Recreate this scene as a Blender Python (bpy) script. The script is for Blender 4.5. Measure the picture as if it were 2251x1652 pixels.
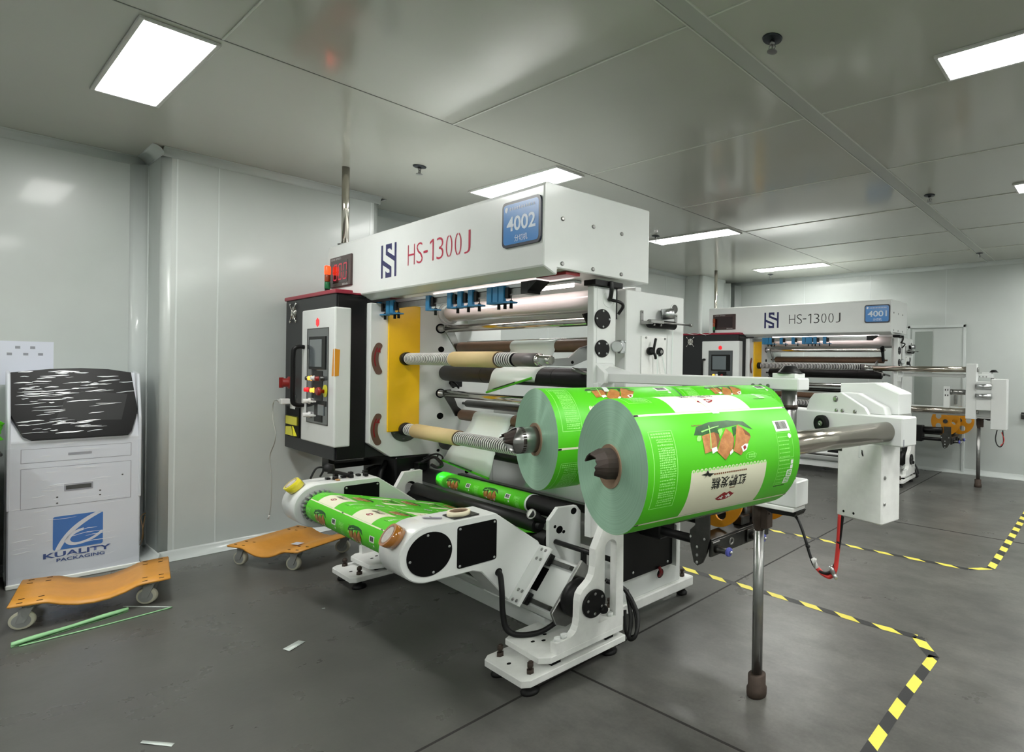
import bpy, bmesh, math, random
from math import sin, cos, pi, radians, sqrt, atan2
from mathutils import Matrix, Vector

random.seed(7)
scene = bpy.context.scene
COL = scene.collection
for o in list(bpy.data.objects):
    bpy.data.objects.remove(o, do_unlink=True)

# ------------------------------------------------------------------ camera, world, exposure
cam_data = bpy.data.cameras.new('camera')
cam = bpy.data.objects.new('camera', cam_data)
COL.objects.link(cam)
cam_data.sensor_width = 36.0
cam_data.lens = 36.0 * 1246.44 / 2251.0          # a very wide phone lens, picture cropped from its left part
cam_data.shift_x = -(1631.28 - 1125.5) / 2251.0
cam_data.shift_y = -(826.0 - 809.87) / 2251.0
cam_data.clip_start = 0.05
YAW, PITCH, ROLL = 34.205, -0.207, 0.8716
fw = Vector((-sin(radians(YAW)) * cos(radians(PITCH)), cos(radians(YAW)) * cos(radians(PITCH)), sin(radians(PITCH))))
rt = fw.cross(Vector((0, 0, 1))).normalized()
up = rt.cross(fw).normalized()
rr = rt * cos(radians(ROLL)) + up * sin(radians(ROLL))
uu = up * cos(radians(ROLL)) - rt * sin(radians(ROLL))
cam.matrix_world = Matrix(((rr.x, uu.x, -fw.x, 0.0), (rr.y, uu.y, -fw.y, 0.0), (rr.z, uu.z, -fw.z, 1.5), (0, 0, 0, 1)))
scene.camera = cam

world = bpy.data.worlds.new('world')
scene.world = world
world.use_nodes = True
world.node_tree.nodes['Background'].inputs['Color'].default_value = (0.8, 0.85, 0.9, 1)
world.node_tree.nodes['Background'].inputs['Strength'].default_value = 0.05

PANEL_STRENGTH = 45.0        # ceiling LED panels, the only lights of the room
scene.view_settings.view_transform = 'Standard'
scene.view_settings.look = 'None'
scene.view_settings.exposure = 0.0
scene.view_settings.gamma = 1.0
scene.view_settings.use_curve_mapping = False
try:
    scene.cycles.use_denoising = True
    scene.cycles.max_bounces = 8
    scene.cycles.diffuse_bounces = 5
    scene.cycles.glossy_bounces = 4
    scene.cycles.transparent_max_bounces = 8
    scene.cycles.caustics_reflective = False
    scene.cycles.caustics_refractive = False
    scene.cycles.sample_clamp_indirect = 10.0
except Exception:
    pass

# ------------------------------------------------------------------ materials
def lin(c):
    c = c / 255.0
    return c / 12.92 if c <= 0.04045 else ((c + 0.055) / 1.055) ** 2.4
def rgb(r, g, b):
    return (lin(r), lin(g), lin(b), 1.0)

MATS = {}
def mat(name, col, rough=0.5, metal=0.0, spec=0.5, emit=None, estr=0.0, coat=0.0, alpha=1.0,
        vary=0.0, vscale=6.0, bump=0.0, bscale=40.0, stretch=(1, 1, 1), rvary=0.0, col2=None, aniso=0.0, trans=0.0):
    m = bpy.data.materials.new(name)
    m.use_nodes = True
    nt = m.node_tree
    p = nt.nodes['Principled BSDF']
    c = rgb(*col)
    p.inputs['Base Color'].default_value = c
    p.inputs['Roughness'].default_value = rough
    p.inputs['Metallic'].default_value = metal
    p.inputs['Specular IOR Level'].default_value = spec
    p.inputs['Coat Weight'].default_value = coat
    p.inputs['Coat Roughness'].default_value = 0.08
    p.inputs['Alpha'].default_value = alpha
    p.inputs['Anisotropic'].default_value = aniso
    p.inputs['Transmission Weight'].default_value = trans
    if emit:
        p.inputs['Emission Color'].default_value = rgb(*emit)
        p.inputs['Emission Strength'].default_value = estr
    if vary or bump or rvary:
        tc = nt.nodes.new('ShaderNodeTexCoord')
        mp = nt.nodes.new('ShaderNodeMapping')
        mp.inputs['Scale'].default_value = stretch
        nt.links.new(tc.outputs['Object'], mp.inputs['Vector'])
        if vary or rvary:
            n = nt.nodes.new('ShaderNodeTexNoise')
            n.inputs['Scale'].default_value = vscale
            n.inputs['Detail'].default_value = 5
            n.inputs['Roughness'].default_value = 0.6
            nt.links.new(mp.outputs['Vector'], n.inputs['Vector'])
        if vary:
            r = nt.nodes.new('ShaderNodeValToRGB')
            r.color_ramp.elements[0].position = 0.3
            r.color_ramp.elements[1].position = 0.7
            c2 = rgb(*col2) if col2 else tuple(x * (1 - vary) for x in c[:3]) + (1,)
            r.color_ramp.elements[0].color = c2
            r.color_ramp.elements[1].color = c
            nt.links.new(n.outputs['Fac'], r.inputs['Fac'])
            nt.links.new(r.outputs['Color'], p.inputs['Base Color'])
        if rvary:
            mr = nt.nodes.new('ShaderNodeMapRange')
            mr.inputs['To Min'].default_value = max(0.02, rough - rvary)
            mr.inputs['To Max'].default_value = rough + rvary
            nt.links.new(n.outputs['Fac'], mr.inputs['Value'])
            nt.links.new(mr.outputs['Result'], p.inputs['Roughness'])
        if bump:
            n2 = nt.nodes.new('ShaderNodeTexNoise')
            n2.inputs['Scale'].default_value = bscale
            n2.inputs['Detail'].default_value = 3
            nt.links.new(mp.outputs['Vector'], n2.inputs['Vector'])
            b = nt.nodes.new('ShaderNodeBump')
            b.inputs['Strength'].default_value = bump
            b.inputs['Distance'].default_value = 0.01
            nt.links.new(n2.outputs['Fac'], b.inputs['Height'])
            nt.links.new(b.outputs['Normal'], p.inputs['Normal'])
    MATS[name] = m
    return m

M_white = mat('white_paint', (226, 229, 227), 0.32, vary=0.05, vscale=3.0, coat=0.15)
M_whited = mat('worn_white_paint', (244, 245, 242), 0.42, vary=0.12, vscale=14.0, rvary=0.1)
M_black = mat('black_paint', (9, 9, 10), 0.42, spec=0.3)
M_rubber = mat('black_rubber', (12, 12, 13), 0.55, spec=0.35)
M_cabblack = mat('cabinet_black', (38, 39, 41), 0.45, spec=0.35, vary=0.1, vscale=4)
M_gap = mat('deep_black', (3, 3, 4), 0.6, spec=0.15)
M_red = mat('red_lid', (150, 26, 52), 0.4)
M_yellow = mat('yellow_paint', (255, 200, 14), 0.38, vary=0.08, vscale=5)
M_orange = mat('orange_paint', (228, 152, 26), 0.4)
M_chrome = mat('chrome', (215, 213, 208), 0.12, metal=1.0, rvary=0.04, vscale=30, stretch=(1, 1, 1))
M_steel = mat('steel', (165, 165, 163), 0.3, metal=1.0, vary=0.2, vscale=20)
M_dsteel = mat('dark_steel', (92, 92, 90), 0.35, metal=1.0, vary=0.3, vscale=12)
M_alu = mat('aluminium', (205, 207, 208), 0.28, metal=1.0)
M_rust = mat('dark_iron', (74, 62, 54), 0.6, metal=0.5, vary=0.3, vscale=30)
M_shaft = mat('shaft_grey', (104, 100, 100), 0.45, metal=0.3)
M_ring = mat('ring_white', (214, 214, 212), 0.3)
M_paper = mat('paper_core', (214, 190, 138), 0.65, vary=0.06, vscale=8)
M_card = mat('cardboard', (146, 122, 98), 0.8, vary=0.15, vscale=40)
M_brown = mat('brown_roller', (120, 92, 72), 0.5, vary=0.2, vscale=9)
M_broll = mat('black_roller', (13, 12, 13), 0.45, spec=0.35, vary=0.1)
M_film = mat('white_film', (222, 231, 226), 0.28, coat=0.2)
M_clear = mat('milky_roller', (226, 220, 218), 0.2, coat=0.3)
M_ring_clear = mat('clear_ring', (215, 218, 218), 0.15, alpha=0.45)
M_blue = mat('blue_holder', (32, 112, 156), 0.42)
M_navy = mat('navy_print', (26, 28, 86), 0.4)
M_signblue = mat('sign_blue', (44, 130, 205), 0.3, coat=0.3)
M_signframe = mat('sign_frame', (14, 24, 48), 0.35)
M_signtext = mat('sign_text', (214, 228, 242), 0.4)
M_disp = mat('display_face', (66, 48, 46), 0.3)
M_dispwin = mat('display_window', (40, 22, 24), 0.12)
M_seg = mat('digit_segment', (150, 40, 56), 0.4, emit=(205, 50, 74), estr=0.45)
M_lettertext = mat('silver_print', (190, 190, 190), 0.5)
M_screen = mat('screen_glass', (98, 106, 110), 0.12, coat=0.5)
M_winglass = mat('smoked_window', (74, 78, 80), 0.1, coat=0.5)
M_lampred = mat('lamp_red', (235, 40, 20), 0.3, emit=(255, 60, 24), estr=3.2)
M_lampamber = mat('lamp_amber', (150, 66, 30), 0.3)
M_lampgreen = mat('lamp_green', (24, 110, 62), 0.3)
M_btnorange = mat('button_orange', (250, 170, 40), 0.3, emit=(255, 190, 70), estr=1.4)
M_btnred = mat('button_red', (230, 30, 40), 0.35, emit=(255, 40, 50), estr=0.5)
M_btnyellow = mat('button_yellow', (214, 210, 40), 0.4)
M_btnwhite = mat('white_plastic', (226, 226, 224), 0.4)
M_stop = mat('stop_red', (140, 30, 26), 0.4)
M_lime = mat('lime_plastic', (222, 216, 44), 0.35)
M_brownlab = mat('brown_label', (106, 78, 66), 0.3)
M_darkred = mat('dark_red_print', (132, 16, 24), 0.4)
M_greenfilm = mat('green_film', (86, 202, 32), 0.42, spec=0.35)
M_cream = mat('cream_print', (234, 233, 206), 0.42, spec=0.35)
M_pwhite = mat('print_white', (240, 244, 238), 0.35)
M_ltgreen = mat('light_green_print', (150, 236, 116), 0.35)
M_cake = mat('cake_print', (201, 140, 78), 0.4, vary=0.3, vscale=60, col2=(158, 98, 48))
M_cake2 = mat('cake_dark_print', (120, 72, 34), 0.4)
M_leaf = mat('dark_green_print', (30, 92, 36), 0.4, vary=0.5, vscale=50)
M_pblack = mat('print_black', (24, 26, 22), 0.4)
M_emblem = mat('emblem_red', (150, 22, 30), 0.4)
M_gauge = mat('gauge_face', (226, 226, 222), 0.3)
M_cablered = mat('red_hose', (228, 66, 62), 0.4)
M_cable = mat('black_cable', (9, 9, 10), 0.42)
M_cablew = mat('grey_wire', (176, 178, 172), 0.5)
M_tapeyellow = mat('tape_yellow', (226, 214, 40), 0.16, coat=0.6)
M_tapebrown = mat('tape_brown', (168, 104, 26), 0.1, coat=1.0)
M_tapeside = mat('tape_side', (172, 132, 84), 0.4)
M_tapecore = mat('tape_core_paper', (206, 200, 192), 0.6, vary=0.2, vscale=60)
M_masking = mat('masking_tape', (232, 224, 196), 0.6)
M_wheelrub = mat('caster_tyre', (206, 204, 184), 0.5, vary=0.1, vscale=20)
M_casterhub = mat('caster_hub', (150, 152, 150), 0.4)
M_wood = mat('orange_board', (222, 156, 64), 0.42, vary=0.16, vscale=7, bump=0.08, bscale=60)
M_kiosk = mat('kiosk_grey', (214, 218, 226), 0.3, coat=0.3)
M_kline = mat('kiosk_gap', (150, 152, 160), 0.5)
M_kblue = mat('kiosk_blue', (40, 108, 184), 0.35)
M_bluecap = mat('blue_cap', (92, 98, 190), 0.4)
M_hazy = mat('hazard_yellow', (240, 226, 92), 0.45, vary=0.08, vscale=12)
M_hazk = mat('hazard_black', (46, 47, 48), 0.5, vary=0.15, vscale=12)
M_scrapgreen = mat('scrap_green', (158, 214, 158), 0.35)
M_uchrome = mat('shaft_chrome', (190, 182, 170), 0.16, metal=1.0, vary=0.1, vscale=14)
M_pipe = mat('pipe_steel', (205, 200, 190), 0.16, metal=1.0)
M_sprink = mat('sprinkler_dark', (26, 34, 42), 0.4)
M_frame = mat('light_frame', (206, 206, 204), 0.4)
M_work = mat('work_lamp', (255, 255, 255), 0.5, emit=(255, 238, 236), estr=16.0)
M_lamp = mat('light_diffuser', (255, 255, 255), 0.5, emit=(255, 255, 251), estr=PANEL_STRENGTH)
M_sheet = mat('wall_sheet', (222, 226, 238), 0.5)
M_glow = mat('roller_lamp', (30, 240, 60), 0.3, emit=(20, 255, 50), estr=1.6)
M_doorpane = mat('door_pane', (150, 158, 152), 0.15, coat=0.4)

def film_side():
    m = mat('roll_side', (146, 186, 160), 0.42)
    nt = m.node_tree
    p = nt.nodes['Principled BSDF']
    tc = nt.nodes.new('ShaderNodeTexCoord')
    sep = nt.nodes.new('ShaderNodeSeparateXYZ')
    nt.links.new(tc.outputs['Object'], sep.inputs['Vector'])
    def mth(op, a, b=None):
        n = nt.nodes.new('ShaderNodeMath'); n.operation = op
        for i, v in enumerate((a, b)):
            if v is None: continue
            if isinstance(v, float): n.inputs[i].default_value = v
            else: nt.links.new(v, n.inputs[i])
        return n.outputs[0]
    y, z = sep.outputs['Y'], sep.outputs['Z']
    r = mth('SQRT', mth('ADD', mth('MULTIPLY', y, y), mth('MULTIPLY', z, z)))
    n = nt.nodes.new('ShaderNodeTexNoise'); n.noise_dimensions = '1D'
    n.inputs['Scale'].default_value = 420.0
    n.inputs['Detail'].default_value = 4.0
    nt.links.new(r, n.inputs['W'])
    ramp = nt.nodes.new('ShaderNodeValToRGB')
    ramp.color_ramp.elements[0].position = 0.3; ramp.color_ramp.elements[1].position = 0.7
    ramp.color_ramp.elements[0].color = rgb(160, 202, 174); ramp.color_ramp.elements[1].color = rgb(178, 218, 192)
    nt.links.new(n.outputs['Fac'], ramp.inputs['Fac'])
    nt.links.new(ramp.outputs['Color'], p.inputs['Base Color'])
    # wound layers: the glints run radially across the grooves
    cr = nt.nodes.new('ShaderNodeCombineXYZ')
    nt.links.new(mth('MULTIPLY', z, -1.0), cr.inputs['Y']); nt.links.new(y, cr.inputs['Z'])
    vt = nt.nodes.new('ShaderNodeVectorTransform'); vt.vector_type = 'VECTOR'; vt.convert_from = 'OBJECT'; vt.convert_to = 'WORLD'
    nt.links.new(cr.outputs[0], vt.inputs[0])
    nt.links.new(vt.outputs[0], p.inputs['Tangent'])
    p.inputs['Anisotropic'].default_value = 0.9
    p.inputs['Anisotropic Rotation'].default_value = 0.25
    p.inputs['Roughness'].default_value = 0.42
    p.inputs['Metallic'].default_value = 0.45
    return m
M_rollside = film_side()

# ------------------------------------------------------------------ mesh building
class B:
    """collects shapes, in the coordinates of the current frame, into one mesh"""
    def __init__(s): s.bm = bmesh.new(); s.mi = 0
    def _add(s, vs, fs, smooth=None):
        v = [s.bm.verts.new(p) for p in vs]
        out = []
        for i, f in enumerate(fs):
            try: fc = s.bm.faces.new([v[k] for k in f])
            except ValueError: continue
            fc.material_index = s.mi
            if smooth and smooth[i]: fc.smooth = True
            out.append(fc)
        return v, out
    def box(s, x0, y0, z0, x1, y1, z1, bev=0.0, seg=1):
        x0, x1 = sorted((x0, x1)); y0, y1 = sorted((y0, y1)); z0, z1 = sorted((z0, z1))
        vs = [(x0,y0,z0),(x1,y0,z0),(x1,y1,z0),(x0,y1,z0),(x0,y0,z1),(x1,y0,z1),(x1,y1,z1),(x0,y1,z1)]
        v, f = s._add(vs, [(3,2,1,0),(4,5,6,7),(0,1,5,4),(1,2,6,5),(2,3,7,6),(3,0,4,7)])
        if bev: s._bev(v, bev, seg)
        return s
    def _bev(s, v, bev, seg=1):
        vs = set(v)
        es = [e for e in s.bm.edges if e.verts[0] in vs and e.verts[1] in vs]
        bmesh.ops.bevel(s.bm, geom=es, offset=bev, segments=seg, affect='EDGES', profile=0.5, clamp_overlap=True)
    def hexa(s, pts, bev=0.0):
        v, f = s._add(pts, [(3,2,1,0),(4,5,6,7),(0,1,5,4),(1,2,6,5),(2,3,7,6),(3,0,4,7)])
        if bev: s._bev(v, bev)
        return s
    def prism(s, poly, axis, a0, a1, bev=0.0, holes=None, smooth=False):
        def P(u, w, a):
            return {'x': (a, u, w), 'y': (u, a, w), 'z': (u, w, a)}[axis]
        if not holes:
            n = len(poly)
            vs = [P(u, w, a0) for u, w in poly] + [P(u, w, a1) for u, w in poly]
            fs = [tuple(range(n))[::-1], tuple(range(n, 2*n))] + [(i, (i+1) % n, n+(i+1) % n, n+i) for i in range(n)]
            v, f = s._add(vs, fs, [False, False] + [smooth] * n)
            bmesh.ops.recalc_face_normals(s.bm, faces=f)
            if bev: s._bev(v, bev)
            return s
        for a in (a0, a1):
            es = []
            for lp in [poly] + holes:
                v = [s.bm.verts.new(P(u, w, a)) for u, w in lp]
                es += [s.bm.edges.new((v[i], v[(i+1) % len(v)])) for i in range(len(v))]
            r = bmesh.ops.triangle_fill(s.bm, use_beauty=True, edges=es)
            for g in r['geom']:
                if isinstance(g, bmesh.types.BMFace): g.material_index = s.mi
        for lp in [poly] + holes:
            n = len(lp)
            s._add([P(u, w, a0) for u, w in lp] + [P(u, w, a1) for u, w in lp], [(i, (i+1) % n, n+(i+1) % n, n+i) for i in range(n)])
        bmesh.ops.remove_doubles(s.bm, verts=s.bm.verts[:], dist=1e-6)
        bmesh.ops.recalc_face_normals(s.bm, faces=s.bm.faces[:])
        return s
    def _basis(s, d):
        d = Vector(d).normalized()
        a = Vector((0, 0, 1)) if abs(d.z) < 0.9 else Vector((1, 0, 0))
        u = d.cross(a).normalized()
        return u, d.cross(u).normalized()
    def cyl(s, p0, p1, r0, r1=None, seg=24, cap=True):
        p0, p1 = Vector(p0), Vector(p1)
        r1 = r0 if r1 is None else r1
        u, w = s._basis(p1 - p0)
        vs = []
        for p, r in ((p0, r0), (p1, r1)):
            vs += [p + u * (r * cos(2*pi*i/seg)) + w * (r * sin(2*pi*i/seg)) for i in range(seg)]
        fs = [(i, (i+1) % seg, seg+(i+1) % seg, seg+i) for i in range(seg)]
        sm = [True] * seg
        if cap: fs += [tuple(range(seg))[::-1], tuple(range(seg, 2*seg))]; sm += [False, False]
        v, f = s._add(vs, fs, sm)
        bmesh.ops.recalc_face_normals(s.bm, faces=f)
        return s
    def lathe(s, prof, p0, d, seg=32, close=False):
        """prof: (radius, distance along d)"""
        p0 = Vector(p0); d = Vector(d).normalized(); u, w = s._basis(d)
        vs = []
        for r, h in prof:
            c = p0 + d * h
            vs += [c + u * (r * cos(2*pi*i/seg)) + w * (r * sin(2*pi*i/seg)) for i in range(seg)]
        n = len(prof); fs = []
        rng = range(n) if close else range(n - 1)
        for k in rng:
            k2 = (k + 1) % n
            fs += [(k*seg+i, k*seg+(i+1) % seg, k2*seg+(i+1) % seg, k2*seg+i) for i in range(seg)]
        sm = [abs(prof[k][0]-prof[(k+1) % n][0]) < abs(prof[k][1]-prof[(k+1) % n][1]) * 3 + 1e-9 for k in rng for i in range(seg)]
        if not close:
            for k, rev in ((0, True), (n-1, False)):
                if prof[k][0] > 1e-6: fs.append(tuple(range(k*seg, (k+1)*seg))); sm.append(False)
        v, f = s._add(vs, fs, sm)
        bmesh.ops.remove_doubles(s.bm, verts=[x for x in v if x.is_valid], dist=1e-6)
        f = [x for x in f if x.is_valid]
        bmesh.ops.recalc_face_normals(s.bm, faces=f)
        return s
    def tubepipe(s, p0, p1, ro, ri, seg=32):
        h = (Vector(p1) - Vector(p0)).length
        return s.lathe([(ri, 0), (ro, 0), (ro, h), (ri, h)], p0, Vector(p1) - Vector(p0), seg, close=True)
    def tube(s, pts, r, seg=8, smooth=True, n=6, closed=False):
        P = [Vector(p) for p in pts]
        if smooth and len(P) > 2:
            Q = []
            m = len(P)
            for i in range(m - 1):
                a, b, c, d = P[max(i-1, 0)], P[i], P[i+1], P[min(i+2, m-1)]
                for k in range(n):
                    t = k / n
                    Q.append(0.5 * ((2*b) + (c-a)*t + (2*a-5*b+4*c-d)*t*t + (3*b-a-3*c+d)*t*t*t))
            Q.append(P[-1]); P = Q
        d0 = (P[1] - P[0]).normalized()
        u, w = s._basis(d0)
        rings = []
        for i, p in enumerate(P):
            d = (P[min(i+1, len(P)-1)] - P[max(i-1, 0)]).normalized()
            u = (u - d * u.dot(d)).normalized(); w = d.cross(u)
            rings.append([p + u * (r * cos(2*pi*k/seg)) + w * (r * sin(2*pi*k/seg)) for k in range(seg)])
        vs = [v for rg in rings for v in rg]
        fs = [(i*seg+k, i*seg+(k+1) % seg, (i+1)*seg+(k+1) % seg, (i+1)*seg+k) for i in range(len(P)-1) for k in range(seg)]
        sm = [True] * len(fs)
        fs += [tuple(range(seg))[::-1], tuple(range((len(P)-1)*seg, len(P)*seg))]; sm += [False, False]
        s._add(vs, fs, sm)
        return s
    def sheet(s, rows, thick=0.0, smooth=True):
        """grid of points"""
        n, m = len(rows), len(rows[0])
        vs = [p for r in rows for p in r]
        fs = [(i*m+k, i*m+k+1, (i+1)*m+k+1, (i+1)*m+k) for i in range(n-1) for k in range(m-1)]
        v, f = s._add(vs, fs, [smooth]*len(fs))
        if thick:
            bmesh.ops.recalc_face_normals(s.bm, faces=f)
            r = bmesh.ops.solidify(s.bm, geom=f, thickness=thick)
            for g in r['geom']:
                if isinstance(g, bmesh.types.BMFace): g.material_index = s.mi
        return s
    def bolt(s, p, n, r=0.006, h=0.005, seg=8):
        p = Vector(p); n = Vector(n)
        return s.lathe([(r, 0), (r, h*0.6), (r*0.6, h), (0.0001, h)], p, n, seg)
    def disc(s, p, n, r, seg=24, h=0.0012):
        return s.cyl(Vector(p), Vector(p) + Vector(n) * h, r, seg=seg)
    def mesh(s, me, M=None):
        k = len(s.bm.faces); nv = len(s.bm.verts)
        s.bm.from_mesh(me)
        s.bm.verts.ensure_lookup_table(); s.bm.faces.ensure_lookup_table()
        if M: bmesh.ops.transform(s.bm, matrix=M, verts=s.bm.verts[nv:])
        for f in s.bm.faces[k:]: f.material_index = s.mi
        return s

# frames: machine one stands turned by -2.4 degrees to the room, machine two by about +2
def RZ(a): return Matrix.Rotation(radians(a), 4, 'Z')
WORLD = Matrix.Identity(4)
F1 = RZ(-2.4)
_c = Vector((-3.5, 2.0, 0))
F2 = RZ(-2.4) @ Matrix.Translation(_c + Vector((-0.404, 5.39, 0))) @ RZ(4.3427) @ Matrix.Translation(-_c)
FR = [WORLD]
ROOT = {}

def setp(o, **k):
    for a, v in k.items():
        if v is not None: o[a] = v

def thing(name, label, cat, base=(0, 0, 0), group=None):
    o = bpy.data.objects.new(name, None)
    o.empty_display_size = 0.1
    COL.objects.link(o)
    M = FR[-1] @ Matrix.Translation(Vector(base))
    o.matrix_world = M
    ROOT[o.name] = M
    setp(o, label=label, category=cat, group=group)
    return o

def finish(b, name, mats, X):
    me = bpy.data.meshes.new(name)
    b.bm.transform(X)
    b.bm.to_mesh(me); b.bm.free()
    for m in (mats if isinstance(mats, (list, tuple)) else [mats]): me.materials.append(m)
    me.update()
    return me

def part(name, b, mats, parent, label=None, kind=None):
    M = ROOT[parent.name]
    me = finish(b, name, mats, M.inverted() @ FR[-1])
    o = bpy.data.objects.new(name, me)
    COL.objects.link(o)
    o.parent = parent
    ROOT[o.name] = M
    setp(o, label=label, kind=kind)
    return o

def solo(name, b, mats, label, cat, base=(0, 0, 0), group=None, kind=None):
    M = FR[-1] @ Matrix.Translation(Vector(base))
    me = finish(b, name, mats, Matrix.Translation(-Vector(base)))
    o = bpy.data.objects.new(name, me)
    COL.objects.link(o)
    o.matrix_world = M
    ROOT[o.name] = M
    setp(o, label=label, category=cat, group=group, kind=kind)
    return o

def struct(name, b, mats, base=(0, 0, 0)):
    M = FR[-1] @ Matrix.Translation(Vector(base))
    me = finish(b, name, mats, Matrix.Translation(-Vector(base)))
    o = bpy.data.objects.new(name, me)
    COL.objects.link(o)
    o.matrix_world = M
    ROOT[o.name] = M
    o['kind'] = 'structure'
    return o

def dup(root, M, label, group=None):
    r = root.copy(); COL.objects.link(r); r.matrix_world = M
    r['label'] = label
    if group: r['group'] = group
    ROOT[r.name] = M
    for ch in list(root.children):
        c = ch.copy(); COL.objects.link(c); c.parent = r
        for g in list(ch.children):
            d = g.copy(); COL.objects.link(d); d.parent = c
    return r

_txt = {}
def textmesh(s, bold=0.0, ext=0.0):
    key = (s, bold, ext)
    if key not in _txt:
        cu = bpy.data.curves.new('lettering', 'FONT')
        cu.body = s; cu.size = 1.0; cu.offset = bold; cu.extrude = ext
        cu.align_x = 'CENTER'; cu.align_y = 'CENTER'; cu.resolution_u = 3
        o = bpy.data.objects.new('lettering', cu); COL.objects.link(o)
        dg = bpy.context.evaluated_depsgraph_get()
        me = bpy.data.meshes.new_from_object(o.evaluated_get(dg))
        bpy.data.objects.remove(o); bpy.data.curves.remove(cu)
        xs = [v.co.x for v in me.vertices]; ys = [v.co.y for v in me.vertices]
        if xs:
            cx, cy = (min(xs)+max(xs))/2, (min(ys)+max(ys))/2
            w, h = max(max(xs)-min(xs), 1e-6), max(max(ys)-min(ys), 1e-6)
            me.transform(Matrix.Diagonal((1/w, 1/h, 1, 1)) @ Matrix.Translation((-cx, -cy, 0)))
        _txt[key] = me
    return _txt[key]
def text(b, s, c, xd, yd, w, h, bold=0.0, lift=0.001):
    """lettering filling a w x h rectangle centred at c, running along xd, upright along yd"""
    xd = Vector(xd).normalized(); yd = Vector(yd).normalized(); n = xd.cross(yd)
    me = textmesh(s, bold, 0.0)
    c = Vector(c) + n * lift
    M = Matrix(((xd.x*w, yd.x*h, n.x, c.x), (xd.y*w, yd.y*h, n.y, c.y), (xd.z*w, yd.z*h, n.z, c.z), (0, 0, 0, 1)))
    return b.mesh(me, M)
def flat(b, pts, c, xd, yd, lift=0.001, th=0.0):
    """a flat polygon given in (x, y) of the plane through c"""
    xd = Vector(xd).normalized(); yd = Vector(yd).normalized(); n = xd.cross(yd)
    c = Vector(c) + n * lift
    b._add([c + xd*x + yd*y for x, y in pts], [tuple(range(len(pts)))])
    return b
def rrect(x0, y0, x1, y1, r, n=4):
    out = []
    for cx, cy, a0 in ((x1-r, y1-r, 0), (x0+r, y1-r, 90), (x0+r, y0+r, 180), (x1-r, y0+r, 270)):
        for i in range(n+1):
            a = radians(a0 + 90*i/n); out.append((cx + r*cos(a), cy + r*sin(a)))
    return out
def circ(cx, cy, r, n=20, a0=0.0, a1=360.0):
    full = abs(a1-a0-360) < 1e-6
    return [(cx + r*cos(radians(a0+(a1-a0)*i/(n if full else n-1))), cy + r*sin(radians(a0+(a1-a0)*i/(n if full else n-1)))) for i in range(n)]
X, Y, Z = Vector((1, 0, 0)), Vector((0, 1, 0)), Vector((0, 0, 1))

# ------------------------------------------------------------------ the room (world axes)
CZ = 3.04
XW, YB = -5.87, 8.63            # face of the left bump-out, back wall
XL0 = -6.35                     # left wall behind the bump-out
XR1, YF = 4.2, -3.2             # right and front wall, behind the camera

def wall_mat(name, base, rough, tint2, seam_scale=None):
    return mat(name, base, rough, vary=0.05, vscale=1.3, coat=0.12, bump=0.012, bscale=7, col2=tint2)
M_wall = wall_mat('wall_panel', (199, 205, 202), 0.32, (192, 198, 195))
M_cove = mat('coving', (206, 212, 210), 0.25, coat=0.3)
M_ceil = mat('ceiling_panel', (192, 193, 184), 0.12, spec=0.6, vary=0.05, vscale=0.8, bump=0.012, bscale=1.6)
M_ceilseam = mat('ceiling_seam', (206, 208, 200), 0.3)
M_ceilstrip = mat('ceiling_strip', (176, 178, 172), 0.35)
M_wallseam = mat('wall_seam', (216, 222, 220), 0.25)

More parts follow.
